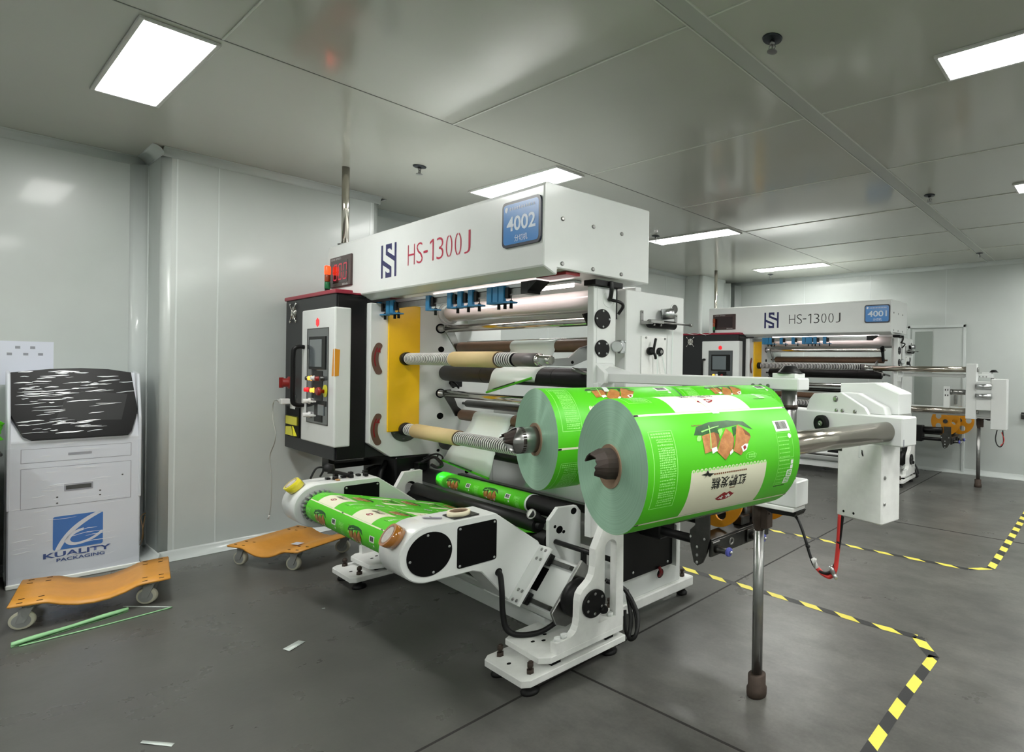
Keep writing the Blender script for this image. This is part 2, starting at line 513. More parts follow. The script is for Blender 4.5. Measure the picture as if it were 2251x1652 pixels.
def floor_mat():
    m = mat('polished_concrete', (84, 84, 82), 0.3, spec=0.45)
    nt = m.node_tree; p = nt.nodes['Principled BSDF']
    tc = nt.nodes.new('ShaderNodeTexCoord')
    def noise(sc, det, st=(1, 1, 1), rough=0.6):
        mp = nt.nodes.new('ShaderNodeMapping'); mp.inputs['Scale'].default_value = st
        nt.links.new(tc.outputs['Object'], mp.inputs['Vector'])
        n = nt.nodes.new('ShaderNodeTexNoise'); n.inputs['Scale'].default_value = sc; n.inputs['Detail'].default_value = det
        n.inputs['Roughness'].default_value = rough
        nt.links.new(mp.outputs['Vector'], n.inputs['Vector']); return n
    def ramp(n, a, b, ca, cb):
        r = nt.nodes.new('ShaderNodeValToRGB')
        r.color_ramp.elements[0].position = a; r.color_ramp.elements[1].position = b
        r.color_ramp.elements[0].color = ca; r.color_ramp.elements[1].color = cb
        nt.links.new(n.outputs['Fac'], r.inputs['Fac']); return r
    def mix(kind, f, a, b):
        x = nt.nodes.new('ShaderNodeMix'); x.data_type = 'RGBA'; x.blend_type = kind
        x.inputs['Factor'].default_value = f
        nt.links.new(a, x.inputs['A']); nt.links.new(b, x.inputs['B']); return x.outputs['Result']
    big = ramp(noise(0.9, 6, rough=0.65), 0.32, 0.7, rgb(82, 82, 79), rgb(116, 115, 111))
    st = ramp(noise(3.2, 8, (1, 2.6, 1), 0.72), 0.3, 0.72, (0.66, 0.66, 0.66, 1), (1.12, 1.12, 1.1, 1))
    spots = ramp(noise(5.5, 3), 0.2, 0.46, (0.74, 0.72, 0.69, 1), (1, 1, 1, 1))
    fine = ramp(noise(60, 4), 0.2, 0.8, (0.84, 0.84, 0.84, 1), (1.1, 1.1, 1.1, 1))
    c = mix('MULTIPLY', 1.0, big.outputs['Color'], st.outputs['Color'])
    c = mix('MULTIPLY', 0.7, c, spots.outputs['Color'])
    c = mix('MULTIPLY', 0.9, c, fine.outputs['Color'])
    # the bay left of the joint has a darker, worn epoxy coat
    sep = nt.nodes.new('ShaderNodeSeparateXYZ'); nt.links.new(tc.outputs['Object'], sep.inputs['Vector'])
    wob = nt.nodes.new('ShaderNodeMath'); wob.operation = 'MULTIPLY_ADD'
    wn = noise(2.0, 3); nt.links.new(wn.outputs['Fac'], wob.inputs[0]); wob.inputs[1].default_value = 0.5; nt.links.new(sep.outputs['X'], wob.inputs[2])
    mr = nt.nodes.new('ShaderNodeMapRange'); mr.inputs['From Min'].default_value = -2.35; mr.inputs['From Max'].default_value = -1.65
    nt.links.new(wob.outputs[0], mr.inputs['Value'])
    x = nt.nodes.new('ShaderNodeMix'); x.data_type = 'RGBA'; x.blend_type = 'MULTIPLY'
    x.inputs['Factor'].default_value = 1.0
    r2 = nt.nodes.new('ShaderNodeValToRGB')
    r2.color_ramp.elements[0].color = (0.86, 0.86, 0.85, 1); r2.color_ramp.elements[1].color = (1, 1, 1, 1)
    nt.links.new(mr.outputs['Result'], r2.inputs['Fac'])
    smooth = nt.nodes.new('ShaderNodeMix'); smooth.data_type = 'RGBA'
    inv = nt.nodes.new('ShaderNodeMapRange'); inv.inputs['To Min'].default_value = 0.68; inv.inputs['To Max'].default_value = 0.0
    nt.links.new(mr.outputs['Result'], inv.inputs['Value']); nt.links.new(inv.outputs['Result'], smooth.inputs['Factor'])
    nt.links.new(c, smooth.inputs['A']); smooth.inputs['B'].default_value = rgb(98, 98, 95)
    c = smooth.outputs['Result']
    nt.links.new(c, x.inputs['A']); nt.links.new(r2.outputs['Color'], x.inputs['B'])
    nt.links.new(x.outputs['Result'], p.inputs['Base Color'])
    rm = nt.nodes.new('ShaderNodeMapRange'); rm.inputs['To Min'].default_value = 0.2; rm.inputs['To Max'].default_value = 0.42
    nt.links.new(noise(2.6, 6).outputs['Fac'], rm.inputs['Value'])
    rs = nt.nodes.new('ShaderNodeMapRange'); rs.inputs['To Min'].default_value = 0.95; rs.inputs['To Max'].default_value = 1.0
    nt.links.new(mr.outputs['Result'], rs.inputs['Value'])
    rmul = nt.nodes.new('ShaderNodeMath'); rmul.operation = 'MULTIPLY'
    nt.links.new(rm.outputs['Result'], rmul.inputs[0]); nt.links.new(rs.outputs['Result'], rmul.inputs[1])
    nt.links.new(rmul.outputs[0], p.inputs['Roughness'])
    b = nt.nodes.new('ShaderNodeBump'); b.inputs['Strength'].default_value = 0.05; b.inputs['Distance'].default_value = 0.01
    nt.links.new(noise(25, 4).outputs['Fac'], b.inputs['Height']); nt.links.new(b.outputs['Normal'], p.inputs['Normal'])
    return m
M_floor = floor_mat()

b = B(); b.box(XL0-0.1, YF-0.1, -0.1, XR1+0.1, YB+0.1, 0.0); floor = struct('floor', b, M_floor)
# saw-cut joints in the slab, shallow grooves filled with dirt
M_joint = mat('joint_dirt', (44, 42, 40), 0.8, vary=0.3, vscale=20)
b = B()
b.box(-2.247, 0.2, 0, -2.233, YB, 0.0008); b.box(-2.24, 1.832, 0, XR1, 1.843, 0.0008); b.box(-2.24, 5.45, 0, XR1, 5.468, 0.0008)
part('floor_joint', b, M_joint, floor, kind='stuff')

b = B(); b.box(XL0-0.1, YF-0.1, CZ, XR1+0.1, YB+0.1, CZ+0.1); ceiling = struct('ceiling', b, M_ceil)
# joints of the ceiling panels: raised sealant beads and one wide cover strip
b = B()
b.box(-1.66, YF, CZ-0.004, -1.56, YB, CZ+0.001)
part('cover_strip', b, M_ceilstrip, ceiling)
b = B()
for x in (-1.668, -1.556): b.box(x-0.004, YF, CZ-0.006, x+0.004, YB, CZ)
for k in range(-4, 7):
    y = 1.975 + 1.13*k
    if YF < y < YB:
        b.box(-3.63, y-0.004, CZ-0.005, -1.668, y+0.004, CZ); b.box(-1.556, y-0.004, CZ-0.005, 2.6, y+0.004, CZ)
part('sealant_bead', b, M_ceilseam, ceiling, kind='stuff')
b = B()
b.box(-3.645, YF, CZ-0.002, -3.637, YB, CZ); b.box(0.49, YF, CZ-0.002, 0.5, YB, CZ)
part('panel_joint', b, mat('joint_grey', (120, 122, 118), 0.5), ceiling, kind='stuff')

def wallbox(name, x0, y0, x1, y1):
    b = B(); b.box(x0, y0, 0, x1, y1, CZ); return struct(name, b, M_wall)
wl = wallbox('wall_left', XL0-0.1, YF-0.1, XL0, YB)
wb = wallbox('wall_back', XL0-0.1, YB, XR1+0.1, YB+0.1)
wallbox('wall_right', XR1, YF-0.1, XR1+0.1, YB+0.1)
wallbox('wall_front', XL0-0.1, YF-0.1, XR1, YF)
# boxed-out column of wall panels on the left, and one in the far corner
def bumpout(name, y0, y1, x1):
    r = 0.05
    poly = [(XL0, y0), (x1-r, y0)] + [(x1-r+r*sin(radians(a)), y0+r-r*cos(radians(a))) for a in (15, 30, 45, 60, 75)] + [(x1, y0+r), (x1, y1-r)] \
        + [(x1-r+r*cos(radians(a)), y1-r+r*sin(radians(a))) for a in (15, 30, 45, 60, 75)] + [(x1-r, y1), (XL0, y1)]
    b = B(); b.prism(poly, 'z', 0, CZ)
    for f in b.bm.faces:
        if abs(f.normal.z) < 0.5 and f.calc_area() < 0.1: f.smooth = True
    return struct(name, b, M_wall)
bo = bumpout('wall_column', 1.04, 2.5, XW)
bo2 = bumpout('wall_column', 7.55, 8.3, -6.0)
def seam(parent, pts):
    for x0, y0, x1, y1 in pts:
        b = B(); b.box(x0, y0, 0.07, x1, y1, CZ-0.05); part('panel_seam', b, M_wallseam, parent)
seam(bo, [(XW-0.001, 1.115, XW+0.003, 1.125), (XW-0.001, 1.35, XW+0.003, 1.358), (XW-0.001, 2.42, XW+0.003, 2.43)])
seam(wl, [(XL0-0.001, y, XL0+0.003, y+0.01) for y in (-1.0, 0.16, 3.6, 4.75, 5.9, 7.05)])
seam(wb, [(x, YB-0.003, x+0.01, YB+0.001) for x in (-4.6, -3.42, -2.24, -1.06, 0.12, 1.3)])

# quarter-round coving along floor and ceiling
def coving(name, p0, p1, nrm, z, up, r=0.06):
    p0, p1, nrm = Vector(p0), Vector(p1), Vector(nrm)
    rows = []
    for k in range(7):
        a = radians(15*k)
        off = nrm * (r*(1-sin(a))) + Z * (up * r*(1-cos(a)))
        rows.append([p0 + off + Z*z, p1 + off + Z*z])
    b = B(); b.sheet(rows, 0.004)
    return struct(name, b, M_cove)
G = 0.001
for z, up, nm in ((0.0, 1, 'baseboard'), (CZ, -1, 'trim')):
    n = [0]
    def cv(side, p0, p1, nr):
        n[0] += 1
        coving(('baseboard_' + side) if up > 0 else ('trim_%d' % n[0]), p0, p1, nr, z, up, 0.07 if up > 0 else 0.06)
    cv('left', (XL0+G, YF, 0), (XL0+G, 1.04, 0), (1, 0, 0))
    cv('column', (XW+G, 1.04, 0), (XW+G, 2.5, 0), (1, 0, 0))
    cv('column', (XL0, 1.04-G, 0), (XW+0.06, 1.04-G, 0), (0, -1, 0))
    cv('column', (XL0, 2.5+G, 0), (XW, 2.5+G, 0), (0, 1, 0))
    cv('left', (XL0+G, 2.5, 0), (XL0+G, YB, 0), (1, 0, 0))
    cv('back', (XL0, YB-G, 0), (XR1, YB-G, 0), (0, -1, 0))
# wide vertical coving in the inner corner by the bump-out and in the far corner
for p, a0 in (((XL0, 1.04), 1), ((-6.0, 8.3), 1)):
    b = B()
    rows = []
    for k in range(7):
        a = radians(15*k); r = 0.09
        rows.append([(p[0]+r*(1-sin(a)), p[1]-r*(1-cos(a)), 0.05), (p[0]+r*(1-sin(a)), p[1]-r*(1-cos(a)), CZ-0.05)])
    b.sheet(rows, 0.004); struct('trim_7' if p[1] < 2 else 'trim_8', b, M_cove)
b = B()
b.sheet([[(-6.0+0.09*(1-sin(radians(15*k))), YB-0.09*(1-cos(radians(15*k))), zz) for zz in (0.05, CZ-0.05)] for k in range(7)], 0.004)
struct('trim_9', b, M_cove)

# door in the back wall
b = B(); b.box(-2.75, YB-0.012, 0.0, -1.98, YB+0.002, 2.12)
dr = struct('door_1', b, M_wall)
b = B()
for a in ((-2.79, 0, -2.75, 2.16), (-1.98, 0, -1.94, 2.16), (-2.79, 2.12, -1.94, 2.16)): b.box(a[0], YB-0.03, a[1], a[2], YB, a[3], 0.004)
part('door_frame', b, M_cove, dr)
b = B(); b.box(-2.68, YB-0.02, 0.95, -2.42, YB-0.011, 2.07); part('door_pane', b, M_doorpane, dr)
b = B(); b.box(-2.08, YB-0.06, 1.0, -2.05, YB-0.012, 1.14, 0.005); part('door_handle', b, M_steel, dr)

# ------------------------------------------------------------------ ceiling lights
LIGHTNAME = {(0, 0): 'ceiling light panel above the wrapped kiosk, largest in view',
             (0, 1): 'ceiling light panel just above the top beam of machine 4002',
             (0, 2): 'ceiling light panel right of the 4002 beam end',
             (0, 3): 'farthest ceiling light panel, low above machine 4001',
             (1, 1): 'ceiling light panel cut by the upper right picture edge',
             (1, 2): 'small ceiling light panel farther back at the right picture edge'}
first_light = None
for i, x in enumerate((-4.31, -0.19, 2.9)):
    for j, y in enumerate((0.715, 2.96, 5.25, 7.62)):
        lab = LIGHTNAME.get((i, j), 'ceiling light panel out of view above the camera side of the room')
        if first_light is None:
            t = thing('ceiling_light', lab, 'ceiling light', (x, y, CZ), 'LED panels in the ceiling')
            b = B()
            for a in ((-0.62, -0.14, 0.62, -0.122), (-0.62, 0.122, 0.62, 0.14), (-0.62, -0.122, -0.602, 0.122), (0.602, -0.122, 0.62, 0.122)):
                b.box(x+a[0], y+a[1], CZ-0.014, x+a[2], y+a[3], CZ, 0.002)
            part('light_frame', b, M_frame, t)
            b = B(); b.box(x-0.602, y-0.122, CZ-0.01, x+0.602, y+0.122, CZ-0.002); part('diffuser', b, M_lamp, t)
            first_light = t
        else:
            dup(first_light, Matrix.Translation((x, y, CZ)), lab, 'LED panels in the ceiling')
for y in (-1.55,):
    for x in (-4.31, -0.19, 2.9):
        dup(first_light, Matrix.Translation((x, y, CZ)), 'ceiling light panel out of view above the camera side of the room', 'LED panels in the ceiling')

# sprinklers
t0 = None
for x, y, lab in ((-1.40, 2.27, 'dark ceiling sprinkler beside the cover strip, nearest of the six'),
                  (-1.47, 5.07, 'dark ceiling sprinkler right of the cover strip, above machine 4001 sign'),
                  (-1.63, 7.9, 'tiny dark ceiling sprinkler near the back wall on the right'),
                  (-4.64, 2.26, 'dark ceiling sprinkler right of the steel pipe of machine 4002'),
                  (-4.67, 5.0, 'ceiling sprinkler by the left end of the light right of the beam'),
                  (-4.93, 8.05, 'ceiling sprinkler behind the farthest light panel')):
    if t0 is None:
        t = t0 = thing('ceiling_sprinkler', lab, 'sprinkler', (x, y, CZ), 'ceiling sprinklers')
        b = B(); b.lathe([(0.0001, 0.012), (0.048, 0.012), (0.044, 0.004), (0.02, 0.0), (0.0001, 0)], (x, y, CZ-0.012), (0, 0, 1), 24); part('rosette', b, M_sprink, t)
        b = B(); b.cyl((x, y, CZ-0.012), (x, y, CZ-0.032), 0.012, seg=12); b.tube([(x-0.009, y, CZ-0.03), (x-0.017, y, CZ-0.045), (x-0.004, y, CZ-0.06)], 0.003, 6); b.tube([(x+0.009, y, CZ-0.03), (x+0.017, y, CZ-0.045), (x+0.004, y, CZ-0.06)], 0.003, 6)
        b.cyl((x, y, CZ-0.034), (x, y, CZ-0.056), 0.003, seg=6); part('sprinkler_head', b, M_steel, t)
        b = B(); b.lathe([(0.0001, 0), (0.024, 0), (0.024, 0.003), (0.0001, 0.004)], (x, y, CZ-0.064), (0, 0, 1), 16); part('deflector', b, M_steel, t)
    else:
        dup(t0, Matrix.Translation((x, y, CZ)), lab, 'ceiling sprinklers')

# hazard tape on the floor
def hazard(name, pts, w, label, period=0.30):
    """one ribbon along a path, striped at 45 degrees"""
    P = [Vector((x, y, 0)) for x, y in pts]
    b = B(); base = P[0].copy()
    s0 = 0.0
    for a, c in zip(P[:-1], P[1:]):
        L = (c-a).length; d = (c-a)/L; n = Vector((-d.y, d.x, 0))
        h = period/2
        k0 = int(math.floor((s0 - w)/h)) - 1; k1 = int(math.ceil((s0+L+w)/h)) + 1
        for k in range(k0, k1):
            # parallelogram between s=k*h and (k+1)*h at the left edge, sheared by w across
            poly = [(k*h-s0, 0.0), ((k+1)*h-s0, 0.0), ((k+1)*h-s0+SH*w, w), (k*h-s0+SH*w, w)]
            def clip(poly, f):
                out = []
                for i in range(len(poly)):
                    p, q = poly[i], poly[(i+1) % len(poly)]
                    fp, fq = f(p), f(q)
                    if fp >= 0: out.append(p)
                    if fp*fq < 0:
                        t = fp/(fp-fq); out.append((p[0]+(q[0]-p[0])*t, p[1]+(q[1]-p[1])*t))
                return out
            poly = clip(poly, lambda p: p[0]); poly = clip(poly, lambda p: L-p[0]) if poly else []
            if len(poly) < 3: continue
            b.mi = k % 2
            b._add([a + d*s + n*(t-w/2) + Z*0.0012 for s, t in poly], [tuple(range(len(poly)))])
        s0 += L
    bmesh.ops.recalc_face_normals(b.bm, faces=b.bm.faces[:])
    return solo(name, b, [M_hazy, M_hazk], label, 'floor tape', base)
SH = 1.0
SH = -1.6
hazard('hazard_tape', [(-2.9, 3.24), (-2.205, 3.222), (-1.678, 3.206), (-1.214, 3.182), (-0.955, 3.19)], 0.05, 'long yellow and black floor tape behind the steel support pole', 0.25)
SH = 1.0
hazard('hazard_tape', [(-0.955, 3.19), (-0.815, 3.012)], 0.06, 'short diagonal piece of hazard tape at the floor corner', 0.22)
SH = 0.8
hazard('hazard_tape', [(-0.815, 3.03), (-0.822, 2.6), (-0.815, 1.9), (-0.80, 1.2)], 0.055, 'near hazard tape running to the bottom picture edge', 0.24)
SH = -1.6
hazard('hazard_tape', [(-2.9, 4.46), (-2.241, 4.488), (-1.784, 4.475), (-1.405, 4.48), (-0.97, 4.50), (-0.835, 4.62)], 0.045, 'far hazard tape line passing under the hanging red hoses', 0.25)
SH = 0.8
hazard('hazard_tape', [(-0.835, 4.62), (-0.838, 5.3), (-0.86, 6.5), (-0.87, 7.4)], 0.06, 'far hazard tape leading away at the right picture edge', 0.24)

# switch bracket on the back wall at the picture edge
t = thing('wall_switch', 'small dark switch bracket on the back wall at right edge', 'switch', (-1.18, YB, 0.87))
b = B(); b.box(-1.2, YB-0.03, 0.84, -1.12, YB, 0.93, 0.004); part('switch_body', b, M_dsteel, t)
b = B(); b.cyl((-1.2, YB-0.06, 0.9), (-1.1, YB-0.06, 0.9), 0.008, seg=8); b.cyl((-1.16, YB-0.06, 0.9), (-1.16, YB-0.03, 0.88), 0.006, seg=8); part('switch_lever', b, M_steel, t)

# ------------------------------------------------------------------ printed film artwork
# one lane is 0.495 m wide (u) and repeats every 0.2745 m along the web (s)
LANE_W, REP = 0.495, 0.2745
CAKE1 = [(.159,.2066),(.175,.2104),(.2,.2137),(.201,.1954),(.197,.1735),(.177,.1682),(.158,.1652)]
CAKE1D = [(.2,.2137),(.212,.2085),(.212,.1946),(.197,.1735),(.201,.1954)]
CAKE2 = [(.241,.2214),(.255,.2066),(.257,.1932),(.245,.1691),(.221,.1444),(.196,.1663),(.214,.1943)]
CAKE2D = [(.255,.2066),(.259,.195),(.249,.168),(.245,.1691),(.257,.1932)]
CAKE3 = [(.282,.2291),(.295,.22),(.298,.2006),(.315,.1937),(.299,.1767),(.272,.151),(.248,.1639),(.259,.1852),(.27,.2107)]
CAKE3D = [(.295,.22),(.314,.202),(.315,.1924),(.298,.2006)]
ARC = [(.138,.2107),(.152,.231),(.195,.242),(.256,.2439),(.308,.237),(.331,.2118),(.313,.2187),(.29,.2294),(.245,.2239),(.211,.2222),(.165,.2085)]
ARCL = [(.162,.2192),(.201,.2272),(.222,.2299),(.221,.228),(.2,.2244),(.163,.2159)]
LEAF = [[(.169,.2187),(.212,.2236),(.221,.2146),(.211,.205),(.198,.2137),(.175,.2115)], [(.262,.2225),(.277,.2258),(.27,.2055),(.258,.1984)]]
LEAFL = [[(.213,.2178),(.228,.2222),(.228,.214),(.216,.2017)], [(.143,.2028),(.149,.2085),(.158,.208),(.157,.2017),(.151,.1948),(.142,.1954)]]
BOWL = [[(.18,.1751),(.196,.1784),(.198,.1685),(.181,.163)], [(.236,.1625),(.247,.1688),(.247,.1614),(.236,.1551)], [(.275,.1713),(.29,.1776),(.301,.1767),(.292,.1622),(.279,.1584)]]
OVAL = [(.289,.1485),(.297,.1554),(.315,.1562),(.328,.1499),(.322,.1403),(.306,.1359),(.292,.14)]
SPRIG = [(.146,.1173),(.161,.12),(.165,.1269),(.17,.1189),(.186,.117),(.176,.1121),(.174,.1099),(.164,.1148),(.156,.1074),(.161,.114)]
PRINT_MATS = [M_greenfilm, M_cream, M_pwhite, M_ltgreen, M_cake, M_cake2, M_leaf, M_pblack, M_emblem]
GRN, CRM, WHT, LTG, CAK, CKD, LEF, BLK, EMB = range(9)

def rect(u0, s0, u1, s1): return [(u0, s0), (u1, s0), (u1, s1), (u0, s1)]
def outline(u0, s0, u1, s1, w):
    return [rect(u0, s0, u1, s0+w), rect(u0, s1-w, u1, s1), rect(u0, s0, u0+w, s1), rect(u1-w, s0, u1, s1)]

def lane_art(fine=True):
    """list of (material, layer, polygon); polygons in (u, s) of one repeat"""
    A = []
    def add(m, l, p): A.append((m, l, p))
    add(CRM, 1, rect(0.0, -0.0032, LANE_W, 0.0032))
    add(BLK, 2, rect(0.0, -0.0028, 0.011, 0.0022)); add(BLK, 2, rect(LANE_W-0.010, -0.002, LANE_W, 0.0022))
    add(CRM, 1, rect(0.117, 0.004, 0.363, 0.1255))
    n = 20
    for i in range(n):
        u = 0.117 + 0.246*(i+0.5)/n
        add(CRM, 1, circ(u, 0.1265, 0.0052, 10)); add(LTG, 2, circ(u, 0.127, 0.003, 8))
    add(LEF, 1, ARC); add(LTG, 3, ARCL)
    for p in LEAF: add(LEF, 2, p)
    for p in LEAFL: add(LTG, 3, p)
    for p in (CAKE1D, CAKE3D, CAKE2D): add(CKD, 3, p)
    for p in (CAKE1, CAKE2, CAKE3): add(CAK, 4, p)
    for p in BOWL: add(WHT, 5, p)
    add(EMB, 6, [(.281,.1705),(.289,.1745),(.292,.168),(.284,.1625)])
    add(LTG, 5, [(.189,.2315),(.192,.2313),(.179,.1751),(.177,.1748)])
    add(BLK, 3, SPRIG)
    for k in range(len(OVAL)):
        a, b2 = OVAL[k], OVAL[(k+1) % len(OVAL)]
        c0 = (.3085, .1462)
        sh = lambda p: (c0[0]+(p[0]-c0[0])*0.93, c0[1]+(p[1]-c0[1])*0.9)
        add(LTG, 1, [a, b2, sh(b2), sh(a)])
    for j in range(2):
        for i in range(4): add(LTG, 2, rect(.299+i*.006, .1425+j*.0055, .3035+i*.006, .146+j*.0055))
    rnd = random.Random(3)
    for i in range(16):                                   # small caption under the title, too fine to read
        add(CKD, 2, rect(.186+i*.0068, .1125, .1905+i*.0068, .1165))
    for i in range(6): add(CKD, 2, rect(.2445+i*.003, .0705, .2465+i*.003, .0738))
    for i in range(8): add(CKD, 3, rect(.140+i*.004, .2335, .1425+i*.004, .2365))
    # red emblem with pale marks
    add(EMB, 2, [(.214,.0485),(.209,.0445),(.222,.0375),(.244,.037),(.259,.0435),(.268,.0535),(.262,.0545),(.25,.0615),(.241,.0575),(.232,.0615),(.221,.0545)])
    for p in ([(.221,.046),(.23,.0405),(.232,.0425),(.223,.048)], [(.227,.0515),(.23,.0405),(.2325,.041),(.2295,.052)], [(.219,.0425),(.234,.0475),(.233,.0495),(.218,.0445)],
              [(.243,.043),(.247,.0425),(.25,.055),(.246,.0555)], [(.239,.0485),(.256,.0495),(.256,.0515),(.239,.0505)], [(.252,.0445),(.257,.0465),(.248,.0545),(.244,.0525)]): add(WHT, 3, p)
    # left panel: fine pale text in a thin frame
    for p in outline(.015, .0505, .079, .229, .0016): add(LTG, 1, p)
    s = .0575
    while s < .206:
        u = .031
        while u < .072:
            w = rnd.uniform(.002, .0048)
            h = rnd.uniform(.0022, .0042)
            add(LTG, 1, rect(u, s, min(u+w, .074), s+h)); u += w + .0012
        s += rnd.choice((.0052, .0052, .0075))
    for i in range(8):
        add(LTG, 1, rect(.02+i*.0068, .213, .0255+i*.0068, .2165)); add(LTG, 1, rect(.02+i*.0068, .2195, .0255+i*.0068, .2235))
    # right panel: barcode, tables, white boxes
    add(WHT, 1, rect(.412, .2, .468, .231))
    u = .42
    while u < .46:
        w = rnd.choice((.0008, .0014, .002)); add(BLK, 2, rect(u, .206, u+w, .228)); u += w + rnd.choice((.0008, .0012))
    for p in outline(.409, .128, .468, .197, .0012) + outline(.409, .052, .468, .124, .0012): add(LTG, 1, p)
    for j in range(13):
        u = .413
        while u < .452:
            w = rnd.uniform(.002, .006); add(LTG, 1, rect(u, .057+j*.0105, min(u+w, .455), .0595+j*.0105)); u += w + .0016
    add(WHT, 2, circ(.459, .186, .0065, 14))
    add(WHT, 2, rect(.4575, .11, .467, .121)); add(WHT, 2, rect(.4575, .097, .467, .108))
    add(WHT, 2, rect(.447, .0745, .467, .0945)); add(WHT, 2, rect(.443, .0545, .464, .0725))
    for j in range(3): add(GRN, 3, rect(.45, .0785+j*.005, .464, .081+j*.005))
    for j in range(3): add(GRN, 3, rect(.4465, .0575+j*.005, .461, .06+j*.005))
    for i in range(7): add(BLK, 2, rect(.413+i*.006, .0465, .4175+i*.006, .0495))
    return A
ART = lane_art()
TITLE = '红糖发糕'

def put_print(b, lanes, mp, smin, smax, stepdeg_len, s0s, lift=0.0004, umax=None, skip=()):
    """print lanes (u offset, flipped) for repeats starting at s0s, cut to smin..smax, mapped by mp(u, s, lift)"""
    for (uo, flip) in lanes:
        for s0 in s0s:
            items = [(m, l, p) for m, l, p in ART]
            for m, l, p in items:
                q = [(((LANE_W-u) if flip else u)+uo, s0 + ((REP-s) if flip else s)) for u, s in p]
                lay(b, m, l, q, None, mp, smin, smax, stepdeg_len, lift, umax)
            c = (0.238, 0.0905)
            cu, cs = ((LANE_W-c[0]) if flip else c[0])+uo, s0+((REP-c[1]) if flip else c[1])
            sg = 1 if flip else -1
            M = Matrix(((sg*0.112, 0, 0, cu), (0, sg*0.030, 0, cs), (0, 0, 1, 0), (0, 0, 0, 1)))
            lay(b, BLK, 3, None, M, mp, smin, smax, stepdeg_len, lift, umax)
def lay(b, m, l, poly, textM, mp, smin, smax, step, lift, umax):
    t = bmesh.new()
    if poly is not None:
        if max(p[1] for p in poly) < smin or min(p[1] for p in poly) > smax: t.free(); return
        t.faces.new([t.verts.new((u, s, 0)) for u, s in poly])
    else:
        t.from_mesh(textmesh(TITLE, 0.012)); bmesh.ops.transform(t, matrix=textM, verts=t.verts)
    ys = [v.co.y for v in t.verts]
    lo, hi = min(ys), max(ys)
    if hi < smin or lo > smax: t.free(); return
    def cut(co, no, clear=False):
        bmesh.ops.bisect_plane(t, geom=t.verts[:]+t.edges[:]+t.faces[:], plane_co=co, plane_no=no, clear_outer=clear)
    if lo < smin: cut((0, smin, 0), (0, -1, 0), True)
    if hi > smax: cut((0, smax, 0), (0, 1, 0), True)
    if umax is not None: cut((umax, 0, 0), (1, 0, 0), True)
    k = math.ceil(lo/step)
    while k*step < hi:
        if smin < k*step < smax: cut((0, k*step, 0), (0, 1, 0))
        k += 1
    if not t.faces: t.free(); return
    me = bpy.data.meshes.new('print_piece')
    for v in t.verts: v.co = mp(v.co.x, v.co.y, lift*l)
    t.to_mesh(me); t.free()
    b.mi = m; b.mesh(me); bpy.data.meshes.remove(me)

def cyl_map(c, ax, out, up_, R, s_at, th_at, sign=1.0):
    """u along ax from c; arc length s, s_at at angle th_at (degrees, 0 = towards out, 90 = towards up_)"""
    c, ax, out, up_ = Vector(c), Vector(ax), Vector(out), Vector(up_)
    def f(u, s, lift):
        a = radians(th_at) + sign*(s - s_at)/R
        return c + ax*u + (out*cos(a) + up_*sin(a))*(R+lift)
    return f

# ------------------------------------------------------------------ slitting machines
def rings(b, x0, x1, y, z, r, pitch, mi_white=0):
    n = max(1, int((x1-x0)/pitch))
    p = (x1-x0)/n
    for i in range(n):
        a = x0 + i*p
        b.mi = 0; b.lathe([(r-0.006, 0), (r-0.0015, 0.0), (r, p*0.08), (r, p*0.38), (r-0.0015, p*0.44), (r-0.006, p*0.44)], (a, y, z), (1, 0, 0), 24, close=True)
    b.mi = 1; b.cyl((x0, y, z), (x1, y, z), r-0.0045, seg=24)

def hs_logo(b, x0, z0, x1, z1, y):
    """block monogram: two mirrored dark shapes with a pale S between them"""
    w, h = x1-x0, z1-z0
    P = lambda pts: flat(b, [(u*w, v*h) for u, v in pts], (x0, y, z0), X, Z, 0.0012)
    left = [(0,0),(.12,0),(.12,.40),(.57,.22),(.57,.14),(.42,.14),(.30,.21),(.30,0),(.69,0),(.69,.31),(.12,.55),(.12,1),(0,1)]
    P(left); P([(1-u, 1-v) for u, v in left])

